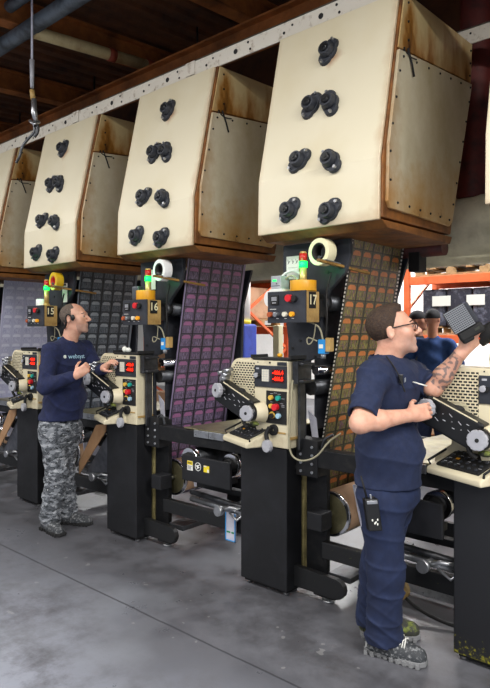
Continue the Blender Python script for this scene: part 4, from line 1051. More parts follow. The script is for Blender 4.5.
def head_field(F, H, jaw=1.0):
    c = H.sc; A = H.ax
    def E(p, r, k=.02, op='add'): F.ell(H(*p), [q*c for q in r], A, k*c, op)
    def C(a, b, r0, r1=None, k=.015, op='add'): F.cap(H(*a), H(*b), r0*c, None if r1 is None else r1*c, k*c, op)
    E((-.020, 0, .036), (.100, .077, .084)); E((.026, 0, -.016), (.066, .060, .090), .03)
    E((.030, 0, -.072), (.052, .050*jaw, .036), .03); C((.076, -.012, -.100), (.076, .012, -.100), .017, k=.025)
    C((.084, -.030, .026), (.084, .030, .026), .011, k=.02)
    C((.092, 0, .018), (.120, 0, -.022), .0080, .0125, k=.010)
    for s in (-1, 1):
        C((.106, .011*s, -.029), (.098, .013*s, -.029), .0085, k=.008)
        E((.058, .043*s, -.018), (.022, .020, .020), .03)
        E((.099, .032*s, .006), (.018, .019, .012), .010, 'sub')
        E((.077, .031*s, .005), (.013, .014, .012), .004)
        E((-.022, .078*s, -.004), (.019, .010, .032), .006); E((-.018, .087*s, -.002), (.009, .006, .017), .004, 'sub')
    C((.0885, -.018, -.054), (.0885, .018, -.054), .0070, k=.010); C((.0865, -.015, -.067), (.0865, .015, -.067), .0078, k=.010)
    C((.0960, -.022, -.0607), (.0960, .022, -.0607), .0020, k=.004, op='sub')

def hand_field(F, W, xdir, zback, thumb=1, curl=(.5, .6, .4), sc=1.0, spread=.06, thumbcurl=.4, hmin=0):
    """palm, four jointed fingers of unequal length and a thumb leaving the side of the palm; zback = back of the hand, thumb on +y*thumb"""
    H = Frame(W, xdir, zback, sc); T = thumb
    F.cap(H(-.01, 0, 0), H(.025, 0, -.002), .026*sc, .028*sc, .02)
    for y in (.028, .010, -.010, -.027): F.cap(H(.02, y*.75*T, 0), H(.086, y*T, .002), .0155*sc, .0125*sc, .012*sc)
    F.ell(H(.045, 0, -.006), [.045*sc, .036*sc, .018*sc], H.ax, .015*sc)
    for i, (y, L, r) in enumerate(((.029, .070, .0092), (.010, .078, .0095), (-.010, .073, .0092), (-.028, .058, .0082))):
        p = H(.088-(.006 if i == 3 else 0), y*T, .002); a = 0; sp = (1.5-i)*spread*T
        for j, f in enumerate((.46, .30, .24)):
            a += curl[j]; d = H.x*math.cos(a)*math.cos(sp)+H.y*math.sin(sp)*math.cos(a)-H.z*math.sin(a)
            q = p+d*L*f*sc; F.cap(p, q, r*(1-.08*j)*sc, r*(1-.08*(j+1))*sc, .004*sc); p = q
    p = H(.012, .026*T, -.006); d = (H.x*.62+H.y*.62*T-H.z*.42).normalized()
    q = p+d*.042*sc; F.cap(p, q, .0145*sc, .0115*sc, .010*sc)
    d = (H.x*(.8)+H.y*.28*T-H.z*(.35+thumbcurl)).normalized(); r_ = q+d*.034*sc; F.cap(q, r_, .0112*sc, .0098*sc, .004*sc)
    d = (H.x*(.85)-H.y*.05*T-H.z*(.35+thumbcurl)).normalized(); F.cap(r_, r_+d*.026*sc, .0098*sc, .0085*sc, .004*sc)

def glasses(H, root, c):
    g = MB(); 
    for s in (-1, 1):
        g.tube([H(-.026, .079*s, .004), H(-.018, .081*s, .016), (H(.04, .078*s, .018)), H(.092, .066*s, .018)], .0028*c, 8)
        g.tube([H(.104+.0*abs(y), y*s, z) for y, z in ((.010, .018), (.030, .024), (.055, .022), (.064, .012), (.058, -.006), (.036, -.014), (.014, -.006))], .0018*c, 8, closed=True)
        g.tube([H(.092, .066*s, .018), H(.103, .062*s, .018)], .0028*c, 8)
    g.tube([H(.104, .011, .014), H(.110, 0, .017), H(.104, -.011, .014)], .002*c, 8)
    o = g.build('glasses', 'black_plastic', root)
    l = MB()
    for s in (-1, 1): l.add([H(.104, y*s, z) for y, z in ((.010, .018), (.030, .024), (.055, .022), (.064, .012), (.058, -.006), (.036, -.014), (.014, -.006))], [tuple(range(7))])
    l.build('lenses', 'glass_lens', o)
def eyes(H, root):
    c = H.sc
    for s in (-1, 1):
        o = MB().ell(H(.0800, .031*s, .006), .0112*c, 16, 10).build('eye', 'eye_white', root)
        MB().ell(H(.0885, .031*s, .0065), .0050*c, 10, 7).build('pupil', 'eye_dark', o)
    
def place(px, py, D): return P(px, py, D)
npv = lambda v: np.array(v, float)
def V3(r, d, z): return RT*r+FW*d+UP*z
def fdir(deg, up=0): a = math.radians(deg); return (RT*math.cos(a)-FW*math.sin(a)+UP*up).normalized()

def shoe(F, heel, toe, ank, w=.047, sc=1.0):
    """foot volume from heel to toe, both given on the floor"""
    d = (toe-heel); L = d.length; d.normalize()
    F.cap(heel+d*.045+UP*.045, heel+d*(L*.45)+UP*.045, .040*sc, .044*sc, .02); F.cap(heel+d*(L*.45)+UP*.042, toe-d*.050+UP*.038, .046*sc, .040*sc, .025)
    F.cap(heel+d*.055+UP*.06, ank+UP*.01, .042*sc, .045*sc, .03); F.cap(heel+d*(L*.3)+UP*.075, heel+d*(L*.62)+UP*.045, .036*sc, .036*sc, .03)
def folds(X, Y, Z, a=.006, f=1.0):
    'soft creases: ridges that run round and across the body'
    r1 = 1-np.abs(np.sin(Z*17*f+X*9+2.2*np.sin(Y*7+1)+1.3*np.sin(X*11))); r2 = 1-np.abs(np.sin(X*16*f-Z*9+1.8*np.sin(Z*8)+Y*7))
    r3 = 1-np.abs(np.sin(Y*22*f+Z*12-1.5*np.sin(X*13)))
    return -a*(r1**4+.45*r2**4+.35*r3**4)
def sole(root, heel, toe, mat, w=.05):
    d = (toe-heel).normalized(); n = UP.cross(d); L = (toe-heel).length; out = []
    for t_, ww in ((0, .55), (.03, .8), (.15, .82), (.4, .74), (.62, .98), (.8, 1.0), (.93, .78), (1.0, .35)): out.append((t_*L, ww*w))
    poly = [heel+d*a+n*b for a, b in out]+[heel+d*a-n*b for a, b in reversed(out)]; N = len(poly)
    b = MB(); b.add([p+UP*.004 for p in poly]+[p+UP*.030 for p in poly], [tuple(range(N)), tuple(range(N, 2*N))]+[(i, (i+1) % N, N+(i+1) % N, N+i) for i in range(N)])
    for k in range(9):
        q = heel+d*(L*(.06+.105*k)); ww = w*(.72 if 1 < k < 4 else .9)
        for s in (-1, 1): b.obox(q+n*(ww*s)+UP*.012, d, n, UP, L*.032, .008, .012)
    return b.build('sole', mat, root, .003)
# ---------------------------------------------------------------- the man in glasses (front)
def man_front():
    g = P(390, 655, 3.15); g.z = 0
    t = thing('person', g, 'person with short dark hair and glasses, navy T-shirt and trousers, reaching up to a device', 'person')
    Fc = fdir(35); Rv = Vector((Fc.y, -Fc.x, 0)); ax = [tuple(Fc), tuple(-Rv), (0, 0, 1)]
    H = Frame(P(393, 331, 3.08), fdir(6, .20), Vector((0, 0, 1)) - fdir(4)*.1, 1.07)
    lo = g+Vector((-.55, -.55, -.01)); hi = g+Vector((.75, .55, 1.9))
    rs, re, rw = P(373, 377, 2.96), P(360, 423, 2.80), P(411, 415, 2.93)
    ls, le, lw = P(413, 377, 3.27), P(433, 388, 3.10), P(462, 352, 3.02)
    cst = P(391, 400, 3.12); bel = P(389, 450, 3.11); pel = P(388, 492, 3.14)
    neck0 = P(382, 366, 3.12)
    # body
    B = Field(lo, hi, .0045); head_field(B, H)
    B.cap(neck0-UP*.03, H(-.03, 0, -.06), .062, .055, .03); B.cap(neck0-UP*.01, H(.015, 0, -.075), .05, .04, .03)
    B.ell(cst+UP*.05, [.115, .165, .16], ax, .05); B.ell(bel, [.135, .155, .16], ax, .06); B.ell(pel, [.12, .15, .12], ax, .05)
    for (a, b, c) in ((rs, re, rw), (ls, le, lw)):
        B.cap(a, b, .052, .044, .03); B.cap(b, b.lerp(c, .35), .044, .047, .03); B.cap(b.lerp(c, .35), c, .047, .029, .02)
    hd = (P(440, 408, 2.99)-rw).normalized()
    hand_field(B, rw, hd, -FW+UP*.25+RT*.1, 1, (.45, .65, .45), 1.04, .05, .3)
    hl = (P(482, 334, 3.02)-lw).normalized()
    hand_field(B, lw, hl, (RT*.5-FW*.7-UP*.35), 1, (.35, .5, .35), 1.04, .05, .2)
    hips = {-1: pel+Rv*.085, 1: pel-Rv*.085}
    knN, anN = P(386, 572, 3.08), P(385, 640, 3.12); knF, anF = P(378, 566, 3.26), P(374, 624, 3.32)
    for hp, kn, an in ((hips[-1], knN, anN), (hips[1], knF, anF)): B.cap(hp-UP*.03, kn, .075, .052, .04); B.cap(kn, an, .052, .036, .02)
    def tone(p):
        c = np.ones((len(p), 3)); x, y, z = H.loc(p)
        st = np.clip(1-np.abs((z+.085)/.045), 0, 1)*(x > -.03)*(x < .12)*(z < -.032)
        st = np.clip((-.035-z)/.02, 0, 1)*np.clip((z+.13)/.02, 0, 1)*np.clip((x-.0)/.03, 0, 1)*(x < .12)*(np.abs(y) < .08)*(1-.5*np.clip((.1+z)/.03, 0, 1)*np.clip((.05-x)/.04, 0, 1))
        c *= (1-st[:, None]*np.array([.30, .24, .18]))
        lipm = (np.abs(z+.060) < .010)*(x > .083)*(np.abs(y) < .02); c = np.where(lipm[:, None], c*np.array([.85, .55, .55]), c)
        # tattoo on the raised forearm
        a = npv(le); b = npv(lw); ab = b-a; tt = ((p-a)@ab)/(ab@ab); dd = np.linalg.norm(p-a-tt[:, None]*ab, axis=1)
        on = (tt > .12)*(tt < .93)*(dd < .07)*(p[:, 2] > 1.2)
        q = p-a; u_ = q@npv(RT)+q[:, 2]*.7; v_ = q[:, 2]-q@npv(RT)*.7
        pat = np.sin(u_*95+3*np.sin(v_*70))+np.sin(v_*120+2.5*np.sin(u_*85+1)) + .5*np.sin(u_*210)
        m = (on*(pat > .35)); c = np.where(m[:, None], c*np.array([.28, .36, .46]), c); m2 = on*(pat <= .35); c = np.where(m2[:, None], c*.80, c)
        return c
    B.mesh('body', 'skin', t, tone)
    # hair
    h = Field(H(0, 0, .04)-Vector((.17,)*3), H(0, 0, .04)+Vector((.17,)*3), .003); c = H.sc
    h.ell(H(-.020, 0, .038), [.103*c, .081*c, .091*c], H.ax, 0); h.ell(H(.022, 0, .104), [.042*c, .052*c, .024*c], H.ax, .02)
    h.plane(H(.048, 0, .08), tuple(H.x*1.0-H.z*.30)); h.plane(H(.0, 0, -.018), tuple(-H.z*1.0+H.x*.42))
    hh = [h]
    e = np.array(H.o)
    def cutface(X, Y, Z):
        dx = X-e[0]; dy = Y-e[1]; dz = Z-e[2]
        x = (dx*H.x.x+dy*H.x.y+dz*H.x.z)/c; z = (dx*H.z.x+dy*H.z.y+dz*H.z.z)/c
        d = np.minimum(x-.022, -(z-.052))    # temple notch: bare skin where x>.022 and z<.052
        return np.maximum(0, 0)*x
    h.ripple(cutface)
    X = np.meshgrid(*[h.lo[i]+np.arange(h.n[i])*h.h for i in range(3)], indexing='ij', sparse=True)
    dx, dy, dz = X[0]-e[0], X[1]-e[1], X[2]-e[2]
    lx = (dx*H.x.x+dy*H.x.y+dz*H.x.z)/c; lz = (dx*H.z.x+dy*H.z.y+dz*H.z.z)/c
    notch = np.minimum(lx+.004-np.clip(lz-.02, 0, 1)*.45, .085-lz); h.F = np.maximum(h.F, notch.astype(np.float32))
    h.ripple(lambda X, Y, Z: .0005*np.sin(X*300+Z*180)+.0005*np.sin(Y*330-Z*210))
    h.mesh('hair', 'hair_brown', t)
    b = MB()
    for s in (-1, 1): b.tube([H(.088, .018*s, .028), H(.090, .034*s, .033), H(.076, .052*s, .028)], [.003, .0042, .0025], 8)
    b.build('eyebrows', 'hair_brown', t)
    eyes(H, t); glasses(H, t, c)
    # T-shirt
    hem = P(388, 484, 3.12).z
    T = Field(lo, hi, .005)
    T.ell(cst+UP*.045, [.135, .185, .185], ax, .05); T.cap(rs+Rv*-.02+UP*.005, ls+Rv*.02+UP*.005, .075, .075, .06)
    T.ell(bel+UP*.01-Fc*.006, [.152, .168, .17], ax, .07); T.cap(bel+UP*.0, pel-UP*.04, .158, .162, .06, flat=False)
    T.ell(pel+UP*.0, [.150, .172, .19], ax, .05)
    T.cap(neck0-UP*.06, neck0+UP*.012, .10, .072, .03)
    rse = rs.lerp(re, .70); lse = ls.lerp(le, .66)
    T.cap(rs, rse, .074, .070, .035, flat=False); T.cap(rse, rs.lerp(re, .84), .069, .072, .01, flat=True)
    T.cap(ls, lse, .072, .066, .035); T.cap(lse, ls.lerp(le, 1.0), .064, .066, .01, flat=True)
    T.ripple(lambda X, Y, Z: folds(X, Y, Z, .0075)+.004*np.sin(Z*16+X*9)+.001*np.sin(X*90-Z*70))
    T.plane((0, 0, hem), (0, 0, -1))
    T.cap(neck0+UP*.0, neck0+UP*.09+Fc*.02, .062, .072, .004, 'sub'); T.cap(rs.lerp(re, .70), rs.lerp(re, .9), .056, .058, .004, 'sub', flat=True); T.cap(ls.lerp(le, .85), ls.lerp(le, 1.05), .052, .054, .004, 'sub', flat=True)
    T.mesh('t_shirt', 'cloth_navy', t)
    b = MB(); q = []
    for a in range(24):
        an = 2*math.pi*a/24; q.append(neck0+UP*(.022-.02*math.cos(an)*1.0)+Fc*(.071*math.cos(an)+.006)-Rv*.071*math.sin(an))
    b.tube(q, .0065, 8, closed=True); b.build('collar', 'cloth_trouser', t)
    # trousers
    Z = Field(lo, hi, .005); Z.ell(pel-UP*.0, [.150, .175, .13], ax, .05)
    for hp, kn, an, w in ((hips[-1], knN, anN, 1), (hips[1], knF, anF, 1)):
        Z.cap(hp-UP*.04, kn, .108, .090, .05); Z.cap(kn, an+UP*.02-Fc*.01, .089, .084, .03); Z.cap(an+UP*.05, an-UP*.0, .084, .084, .02, flat=True)
    Z.ripple(lambda X, Y, Zz: folds(X, Y, Zz, .008, 1.3)-.009*(1-np.abs(np.sin(Zz*30+X*12+1.8*np.sin(Y*16+Zz*4))))**2*np.clip((.40-Zz)*4, 0, 1))
    Z.plane((0, 0, .925), (0, 0, 1)); Z.plane((0, 0, .075), (0, 0, -1))
    Z.mesh('trousers', 'cloth_trouser', t)
    pk = P(378, 512, 2.90)
    # shoes
    for nm, heel, toe, an in (('near', P(366, 651, 3.19), P(427, 668, 3.02), anN), ('far', P(360, 632, 3.36), P(420, 638, 3.30), anF)):
        heel.z = 0; toe.z = 0; A = an.copy(); A.z = .10
        s = Field(Vector((min(heel.x, toe.x)-.1, min(heel.y, toe.y)-.1, -.01)), Vector((max(heel.x, toe.x)+.1, max(heel.y, toe.y)+.1, .2)), .004)
        shoe(s, heel, toe, A, sc=1.22); s.plane((0, 0, .022), (0, 0, -1)); s.plane((0, 0, .14), (0, 0, 1))
        o = s.mesh('shoe', 'shoe_dark' if nm == 'near' else 'paint_green', t)
        sole(o, heel, toe, 'sole_grey', .058)
        d = (toe-heel).normalized(); n = UP.cross(d); b = MB()
        for k in range(5):
            q0 = heel+d*(.115+.022*k)+UP*(.143-.010*k)
            b.tube([q0-n*.042-UP*.022, q0-n*.02+UP*.004, q0+n*.02+UP*.004+d*.012, q0+n*.042-UP*.022+d*.012], .0038, 6)
            b.tube([q0+n*.042-UP*.022, q0+n*.02+UP*.005, q0-n*.02+UP*.005+d*.012, q0-n*.042-UP*.022+d*.012], .0038, 6)
        b.build('laces', 'lace_white' if nm == 'near' else 'paint_green', o)
        b = MB()
        for sgn in (-1, 1):
            b.obox(heel+d*.05+n*.047*sgn+UP*.052, d, n, UP, .035, .004, .015)
            for k in range(3): b.obox(heel+d*(.13+.026*k)+n*.047*sgn+UP*.062, (d+UP*.3), n, (UP-d*.3), .010, .004, .020)
        b.build('side_panel', 'shoe_grey' if nm == 'near' else 'paint_green', o, .003)
    # trimmings on the shirt
    b = MB(); p = P(421, 376, 3.03); b.tube([P(412, 381, 3.02), P(421, 384, 3.0), P(428, 386, 3.0)], .003, 6)
    # radio on the hip
    rc = P(372, 512, 2.93)
    r = thing('two_way_radio', rc, 'black handheld radio with white paint spots clipped at the hip of the man in glasses', 'radio')
    ux = (RT+FW*.15).normalized(); uz = (UP-RT*.14).normalized(); un = uz.cross(ux)
    MB().obox(rc-uz*.01, ux, uz, un, .034, .078, .020).build('radio_body', 'black_plastic', r, .006, 3)
    MB().cyl(rc+uz*.06-ux*.015, rc+uz*.175-ux*.03, .006, .004, 10).build('antenna', 'dull_black', r)
    MB().obox(rc+uz*.052-un*.02, ux, uz, un, .026, .008, .005).obox(rc+uz*.072-un*.012, ux, uz, un, .004, .016, .004).build('belt_clip', 'steel', r, .001)
    sgn = -1 if (un.dot(-FW) < 0) else 1
    b = MB()
    for (a, c_) in ((.006, -.03), (.013, -.04), (.016, -.018), (-.01, -.02), (.0, -.035)): b.ell(rc+ux*a+uz*(c_-.015)+un*(.020*sgn), (.004, .004, .006), 8, 6)
    b.build('paint_spots', 'paper_white', r)
    MB().cyl(rc+uz*.06+ux*.015, rc+uz*.075+ux*.015, .007, n=12).build('knob', 'dull_black', r)
    # lapel microphone and cord on the chest
    def surf(px, py, D): return P(px, py, D)
    m = thing('lapel_microphone', surf(404, 380, 2.93), 'small black lapel microphone with cord on the navy T-shirt chest', 'microphone')
    MB().obox(surf(401, 379, 2.935), RT, UP, FW, .010, .022, .008).build('capsule', 'black_plastic', m, .003)
    MB().tube([surf(386, 356, 2.99), surf(394, 366, 2.945), surf(400, 378, 2.925), surf(405, 392, 2.915)], .0035, 8, smoothpath=2).build('cord', 'dull_black', m)
    MB().obox(surf(405, 380, 2.93), (RT*.8+UP*.5), UP, FW, .004, .010, .003).build('clip', 'steel', m)
    pen = thing('chest_emblem', surf(417, 385, 2.98), 'white pen-like mark on the left breast of the navy T-shirt', 'pen')
    MB().tube([surf(413, 382, 3.0), surf(420, 384, 2.975), surf(427, 386, 2.985)], .0035, 8).build('barrel', 'paper_white', pen)
    # finned device held up
    dc = P(459, 319, 2.98); a1 = (RT*.52+UP*.86).normalized()   # long axis leaning right
    a1 = (UP*.85+RT*-.53).normalized(); a2 = (RT*.85+UP*.53).normalized()
    dv = thing('finned_device', dc, 'black box with fine cooling fins held up in the raised left hand', 'device')
    nf = (-FW*.95-RT*.3).normalized(); a1 = (a1-nf*a1.dot(nf)).normalized(); a2 = a1.cross(nf); 
    if a2.dot(RT) < 0: a2 = -a2
    MB().obox(dc, a2, a1, nf, .055, .060, .045).build('housing', 'black_plastic', dv, .008, 3)
    b = MB()
    for k in range(12): b.obox(dc+nf*.046+a1*(-.053+k*.0096), a2, a1, nf, .052, .0024, .005)
    for k in range(12): b.obox(dc+nf*.046+a2*(-.050+k*.009), a2, a1, nf, .0012, .055, .004)
    b.build('cooling_fins', 'fin_grey', dv)
    MB().obox(dc+a2*.064-nf*.004, a2, a1, nf, .009, .052, .032).build('side_plate', 'plate_dark', dv, .002)
    c2 = dc-a1*.082+a2*.015
    MB().obox(c2, a2, a1, nf, .062, .026, .042).obox(c2-a1*.012-a2*.03, a2, a1, nf, .030, .026, .038).build('mounting_block', 'dull_black', dv, .012, 3)
    MB().obox(c2+nf*.044+a2*.03, a2, a1, nf, .012, .006, .003).build('label_plate', 'paint_green', dv)
    gl = thing('gripper_arm', P(478, 335, 3.02), 'black round tool with an orange ring behind the raised hand', 'tool')
    MB().cyl(P(478, 339, 3.06), P(504, 324, 3.0), .045, .045, 24).cyl(P(500, 322, 3.0), P(520, 312, 2.98), .04, n=20).build('barrel', 'dull_black', gl, .004)
    MB().ring(P(477, 337, 3.05), (P(500, 322, 3.0)-P(474, 338, 3.06)), .036, .022, .012, 28).build('orange_ring', 'glove_orange', gl)
    return t
man_front()

# ---------------------------------------------------------------- the man in grey camouflage trousers
def man_rear():
    g = P(56, 526, 5.15); g.z = 0
    t = thing('person', g, 'person with cropped hair and ear set, navy long-sleeved top and grey camouflage trousers', 'person')
    Fc = fdir(38); Rv = Vector((Fc.y, -Fc.x, 0)); ax = [tuple(Fc), tuple(-Rv), (0, 0, 1)]
    H = Frame(P(75, 318.5, 5.05), fdir(8, .10), Vector((0, 0, 1))-fdir(8)*.05, 1.06)
    lo = g+Vector((-.6, -.6, -.01)); hi = g+Vector((.7, .6, 2.0))
    rs, re, rw = P(50, 352, 4.95), P(46, 386, 4.84), P(77, 375, 4.78)
    ls, le, lw = P(86, 350, 5.24), P(98, 372, 5.14), P(104, 368, 4.96)
    cst = P(67, 366, 5.10); bel = P(65, 398, 5.10); pel = P(60, 425, 5.12); neck0 = P(68, 343, 5.10)
    B = Field(lo, hi, .006); head_field(B, H)
    B.cap(neck0-UP*.04, H(-.03, 0, -.06), .064, .057, .03); B.cap(neck0-UP*.01, H(.015, 0, -.075), .05, .04, .03)
    B.ell(cst+UP*.04, [.11, .16, .18], ax, .05); B.ell(bel, [.12, .145, .16], ax, .06); B.ell(pel, [.11, .14, .12], ax, .05)
    for (a, b, c) in ((rs, re, rw), (ls, le, lw)): B.cap(a, b, .046, .04, .03); B.cap(b, c, .04, .028, .02)
    hand_field(B, rw, (P(89, 366, 4.80)-rw), -FW+RT*.1-UP*.2, 1, (.9, 1.1, .7), 1.02, .03, .5)
    hand_field(B, lw, (P(108, 364, 4.93)-lw), UP*.8-FW*.4, -1, (.5, .6, .4), 1.02, .04, .3)
    hips = {-1: pel+Rv*.08, 1: pel-Rv*.08}
    knN, anN = P(57, 472, 5.08), P(50, 518, 5.10); knF, anF = P(63, 470, 5.24), P(67, 512, 5.30)
    for hp, kn, an in ((hips[-1], knN, anN), (hips[1], knF, anF)): B.cap(hp, kn, .07, .05, .04); B.cap(kn, an, .05, .035, .02)
    def tone(p):
        c = np.ones((len(p), 3)); x, y, z = H.loc(p)
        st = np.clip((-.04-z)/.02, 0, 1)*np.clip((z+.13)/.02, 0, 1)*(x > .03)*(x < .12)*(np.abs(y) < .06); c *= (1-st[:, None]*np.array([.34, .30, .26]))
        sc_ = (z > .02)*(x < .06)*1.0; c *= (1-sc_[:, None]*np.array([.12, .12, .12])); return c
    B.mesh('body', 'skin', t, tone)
    c = H.sc; h = Field(H(0, 0, .04)-Vector((.17,)*3), H(0, 0, .04)+Vector((.17,)*3), .004)
    h.ell(H(-.021, 0, .034), [.099*c, .0785*c, .086*c], H.ax, 0); e = H.o
    X = np.meshgrid(*[h.lo[i]+np.arange(h.n[i])*h.h for i in range(3)], indexing='ij', sparse=True); dx, dy, dz = X[0]-e[0], X[1]-e[1], X[2]-e[2]
    lx = (dx*H.x.x+dy*H.x.y+dz*H.x.z)/c; lz = (dx*H.z.x+dy*H.z.y+dz*H.z.z)/c
    h.F = np.maximum(h.F, np.maximum(lx-.036, -(lz+.045)+.35*(lx+.02)).astype(np.float32))
    h.F = np.maximum(h.F, np.minimum(lx-.005, .07-lz).astype(np.float32)); h.mesh('hair', 'hair_grey', t)
    eyes(H, t)
    b = MB()
    for s in (-1, 1): b.tube([H(.088, .018*s, .028), H(.090, .034*s, .033), H(.076, .052*s, .028)], [.003, .004, .0025], 8)
    b.build('eyebrows', 'hair_grey', t)
    hs = thing('ear_set', H(-.005, -.09, 0), 'black wireless ear set on the ear of the man in camouflage trousers', 'headset')
    MB().ell(H(.020, -.088, .002), (.020*c, .016*c, .024*c)).build('earpiece', 'black_plastic', hs)
    MB().tube([H(.012, -.088, .012), H(-.012, -.093, .034), H(-.034, -.09, .018), H(-.036, -.086, -.02)], .006, 8, smoothpath=2).tube([H(-.036, -.086, -.02), H(-.05, -.075, -.055), H(-.08, -.04, -.068)], .010, 8, smoothpath=1).build('neck_band', 'dull_black', hs)
    hem = P(60, 419, 5.12).z; T = Field(lo, hi, .006)
    T.ell(cst+UP*.03, [.135, .18, .20], ax, .05); T.cap(rs-Rv*.02, ls+Rv*.02, .072, .072, .06); T.ell(bel+UP*.01, [.15, .170, .19], ax, .07); T.cap(bel, pel-UP*.02, .155, .155, .06); T.ell(pel+UP*.02, [.145, .17, .16], ax, .05)
    T.cap(neck0-UP*.06, neck0+UP*.006, .095, .070, .03)
    for (a, b_, c_) in ((rs, re, rw), (ls, le, lw)): T.cap(a, b_, .072, .062, .03); T.cap(b_, b_.lerp(c_, .85), .062, .046, .02)
    T.ripple(lambda X, Y, Z: folds(X, Y, Z, .010)+.003*np.sin(Z*16+X*9))
    T.plane((0, 0, hem), (0, 0, -1)); T.cap(neck0, neck0+UP*.09+Fc*.01, .060, .07, .004, 'sub')
    T.mesh('sweater', 'cloth_sweater', t)
    pel2 = pel
    Z = Field(lo, hi, .006); Z.ell(pel-UP*.02, [.14, .165, .13], ax, .05)
    for hp, kn, an in ((hips[-1], knN, anN), (hips[1], knF, anF)): Z.cap(hp-UP*.02, kn, .105, .088, .05); Z.cap(kn, an, .088, .078, .03); Z.cap(an+UP*.03, an-UP*.045, .078, .07, .02, flat=True)
    Z.ripple(lambda X, Y, Zz: folds(X, Y, Zz, .012, 1.2)-.012*(1-np.abs(np.sin(Zz*30+X*12+1.8*np.sin(Y*16+Zz*4))))**2*np.clip((.45-Zz)*4, 0, 1))
    Z.plane((0, 0, hem+.03), (0, 0, 1)); Z.plane((0, 0, .055), (0, 0, -1)); Z.mesh('trousers', 'camo', t)
    for heel, toe, an in ((P(44, 524, 5.16), P(62, 537, 4.94), anN), (P(62, 518, 5.30), P(92, 524, 5.24), anF)):
        heel.z = 0; toe.z = 0; A = an.copy(); A.z = .10
        s = Field(Vector((min(heel.x, toe.x)-.1, min(heel.y, toe.y)-.1, -.01)), Vector((max(heel.x, toe.x)+.1, max(heel.y, toe.y)+.1, .2)), .005)
        shoe(s, heel, toe, A, sc=1.08); s.plane((0, 0, .022), (0, 0, -1)); s.plane((0, 0, .14), (0, 0, 1)); o = s.mesh('shoe', 'shoe_dark', t); sole(o, heel, toe, 'sole_black', .05)
    # lettering across the chest, laid on the front of the top
    c0 = P(80, 356.5, 5.0); nrm = (Fc).normalized(); ux = (UP.cross(nrm)).normalized(); 
    tm = text_mb('websyst', .050, (0, 0, 0), (1, 0, 0), (0, 0, 1), .0, .0007)
    out = MB(); dg = bpy.context.evaluated_depsgraph_get()
    sw_ = [o for o in t.children if o.name.startswith('sweater')][0]; bpy.context.view_layer.update()
    org = sw_.matrix_world.translation
    # curved placement: cast every vertex onto the knitted front
    inv = Vector(ROOTLOC[sw_.as_pointer()])
    pts = []
    for v in tm.v:
        s0 = c0+nrm*.30+ux*v.x+UP*v.z; ok, hit, n_, _ = sw_.ray_cast(s0-inv, -nrm)
        pts.append((hit+inv+nrm*.003) if ok else s0-nrm*.30)
    out.add(pts, tm.f); out.build('chest_lettering', 'button_blue', sw_)
    cc = c0-ux*.105; ok, hit, n_, _ = sw_.ray_cast(cc+nrm*.3-inv, -nrm)
    if ok: MB().cyl(hit+inv-nrm*.002, hit+inv+nrm*.004, .014, n=16).build('chest_emblem', 'paper_white', sw_)
    return t
man_rear()

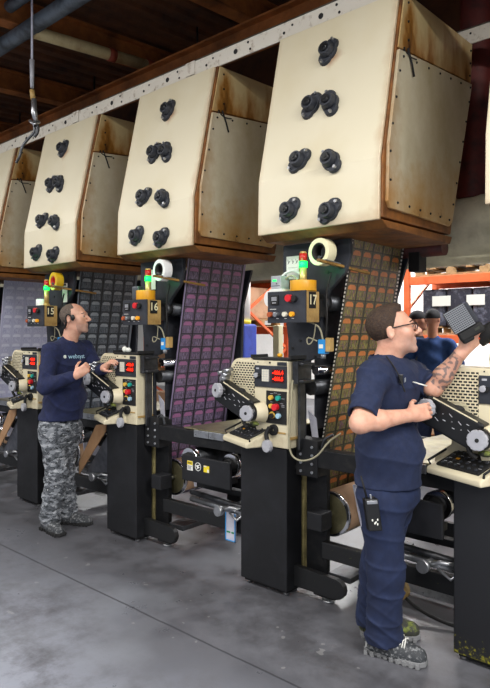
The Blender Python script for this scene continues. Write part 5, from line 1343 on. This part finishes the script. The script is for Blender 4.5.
# ---------------------------------------------------------------- two people far behind
def far_person(px, D, deg, label, shirt, akimbo=True, top=316):
    g = P(px, 600, D); g.z = 0
    t = thing('person', g, label, 'person', 'people in the store behind')
    Fc = Vector((math.cos(math.radians(deg)), math.sin(math.radians(deg)), 0)); Rv = Vector((Fc.y, -Fc.x, 0)); ax = [tuple(Fc), tuple(-Rv), (0, 0, 1)]
    H = Frame(g+UP*1.80, Fc, UP, 1.0); lo = g+Vector((-.5, -.5, -.01)); hi = g+Vector((.5, .5, 2.0)); q = lambda f, r, z: g+Fc*f+Rv*r+UP*z*1.07
    B = Field(lo, hi, .009); head_field(B, H); B.cap(q(0, 0, 1.42), H(-.02, 0, -.06), .06, .055, .03); B.ell(q(0, 0, 1.2), [.11, .15, .22], ax, .05); B.ell(q(0, 0, .95), [.11, .14, .14], ax, .05)
    sl = []
    for s in (-1, 1):
        sh = q(0, .19*s, 1.42); el = q(-.02, .33*s, 1.16) if akimbo else q(0, .22*s, 1.12); wr = q(.08, .2*s, .99) if akimbo else q(.1, .2*s, .88)
        B.cap(sh, el, .048, .042, .03); B.cap(el, wr, .042, .028, .02); hand_field(B, wr, (q(.12, .10*s, .96)-wr) if akimbo else (Fc*.3-UP), Rv*s, 1, (.3, .4, .3), 1.0); sl.append((sh, el))
        B.cap(q(0, .09*s, .92), q(0, .1*s, .5), .08, .055, .04); B.cap(q(0, .1*s, .5), q(-.02, .1*s, .09), .055, .04, .02); B.cap(q(-.03, .1*s, .05), q(.14, .11*s, .04), .045, .04, .02)
    B.mesh('body', 'skin_tan', t, lambda p: np.ones((len(p), 3)))
    T = Field(lo, hi, .009); T.ell(q(0, 0, 1.25), [.13, .18, .24], ax, .05); T.cap(q(0, -.15, 1.42), q(0, .15, 1.42), .07, .07, .05); T.cap(q(0, 0, 1.2), q(0, 0, .95), .15, .155, .05); T.cap(q(0, 0, 1.38), q(0, 0, 1.47), .09, .07, .03)
    for sh, el in sl: T.cap(sh, sh.lerp(el, .75), .07, .062, .03)
    T.ripple(lambda X, Y, Z: .004*np.sin(Z*40+X*20+2*np.sin(Y*14))); T.plane((0, 0, .90), (0, 0, -1)); T.mesh('shirt', shirt, t)
    Z = Field(lo, hi, .009); Z.ell(q(0, 0, .92), [.125, .16, .1], ax, .05)
    for s in (-1, 1): Z.cap(q(0, .09*s, .9), q(0, .1*s, .5), .1, .08, .05); Z.cap(q(0, .1*s, .5), q(-.02, .1*s, .09), .08, .07, .03)
    Z.plane((0, 0, .98), (0, 0, 1)); Z.mesh('trousers', 'cloth_trouser', t)
    K = Field(H(0, 0, .04)-Vector((.2,)*3), H(0, 0, .04)+Vector((.2,)*3), .006); K.ell(H(-.018, 0, .042), [.106, .085, .092], H.ax, 0)
    K.plane(H(0, 0, .02), tuple(-H.z+H.x*.05)); K.ell(H(.12, 0, .028), [.07, .065, .009], H.ax, .01); K.mesh('cap', 'cap_black', t)
far_person(433, 7.1, 100, 'person in a blue T-shirt and dark cap seen from behind with hands on hips', 'cloth_blue')
far_person(419, 7.6, 15, 'person in a dark cap facing right, half hidden by the blue T-shirt worker', 'cap_black', False)

# ---------------------------------------------------------------- daylight, exposure
w = bpy.data.worlds.new('daylight'); SC.world = w; w.use_nodes = True
bg = w.node_tree.nodes['Background']; bg.inputs['Color'].default_value = (.80, .88, 1.0, 1); bg.inputs['Strength'].default_value = .42
SC.view_settings.view_transform = 'Standard'; SC.view_settings.look = 'None'; SC.view_settings.gamma = 1; SC.view_settings.exposure = 0.0
SC.view_settings.use_curve_mapping = False
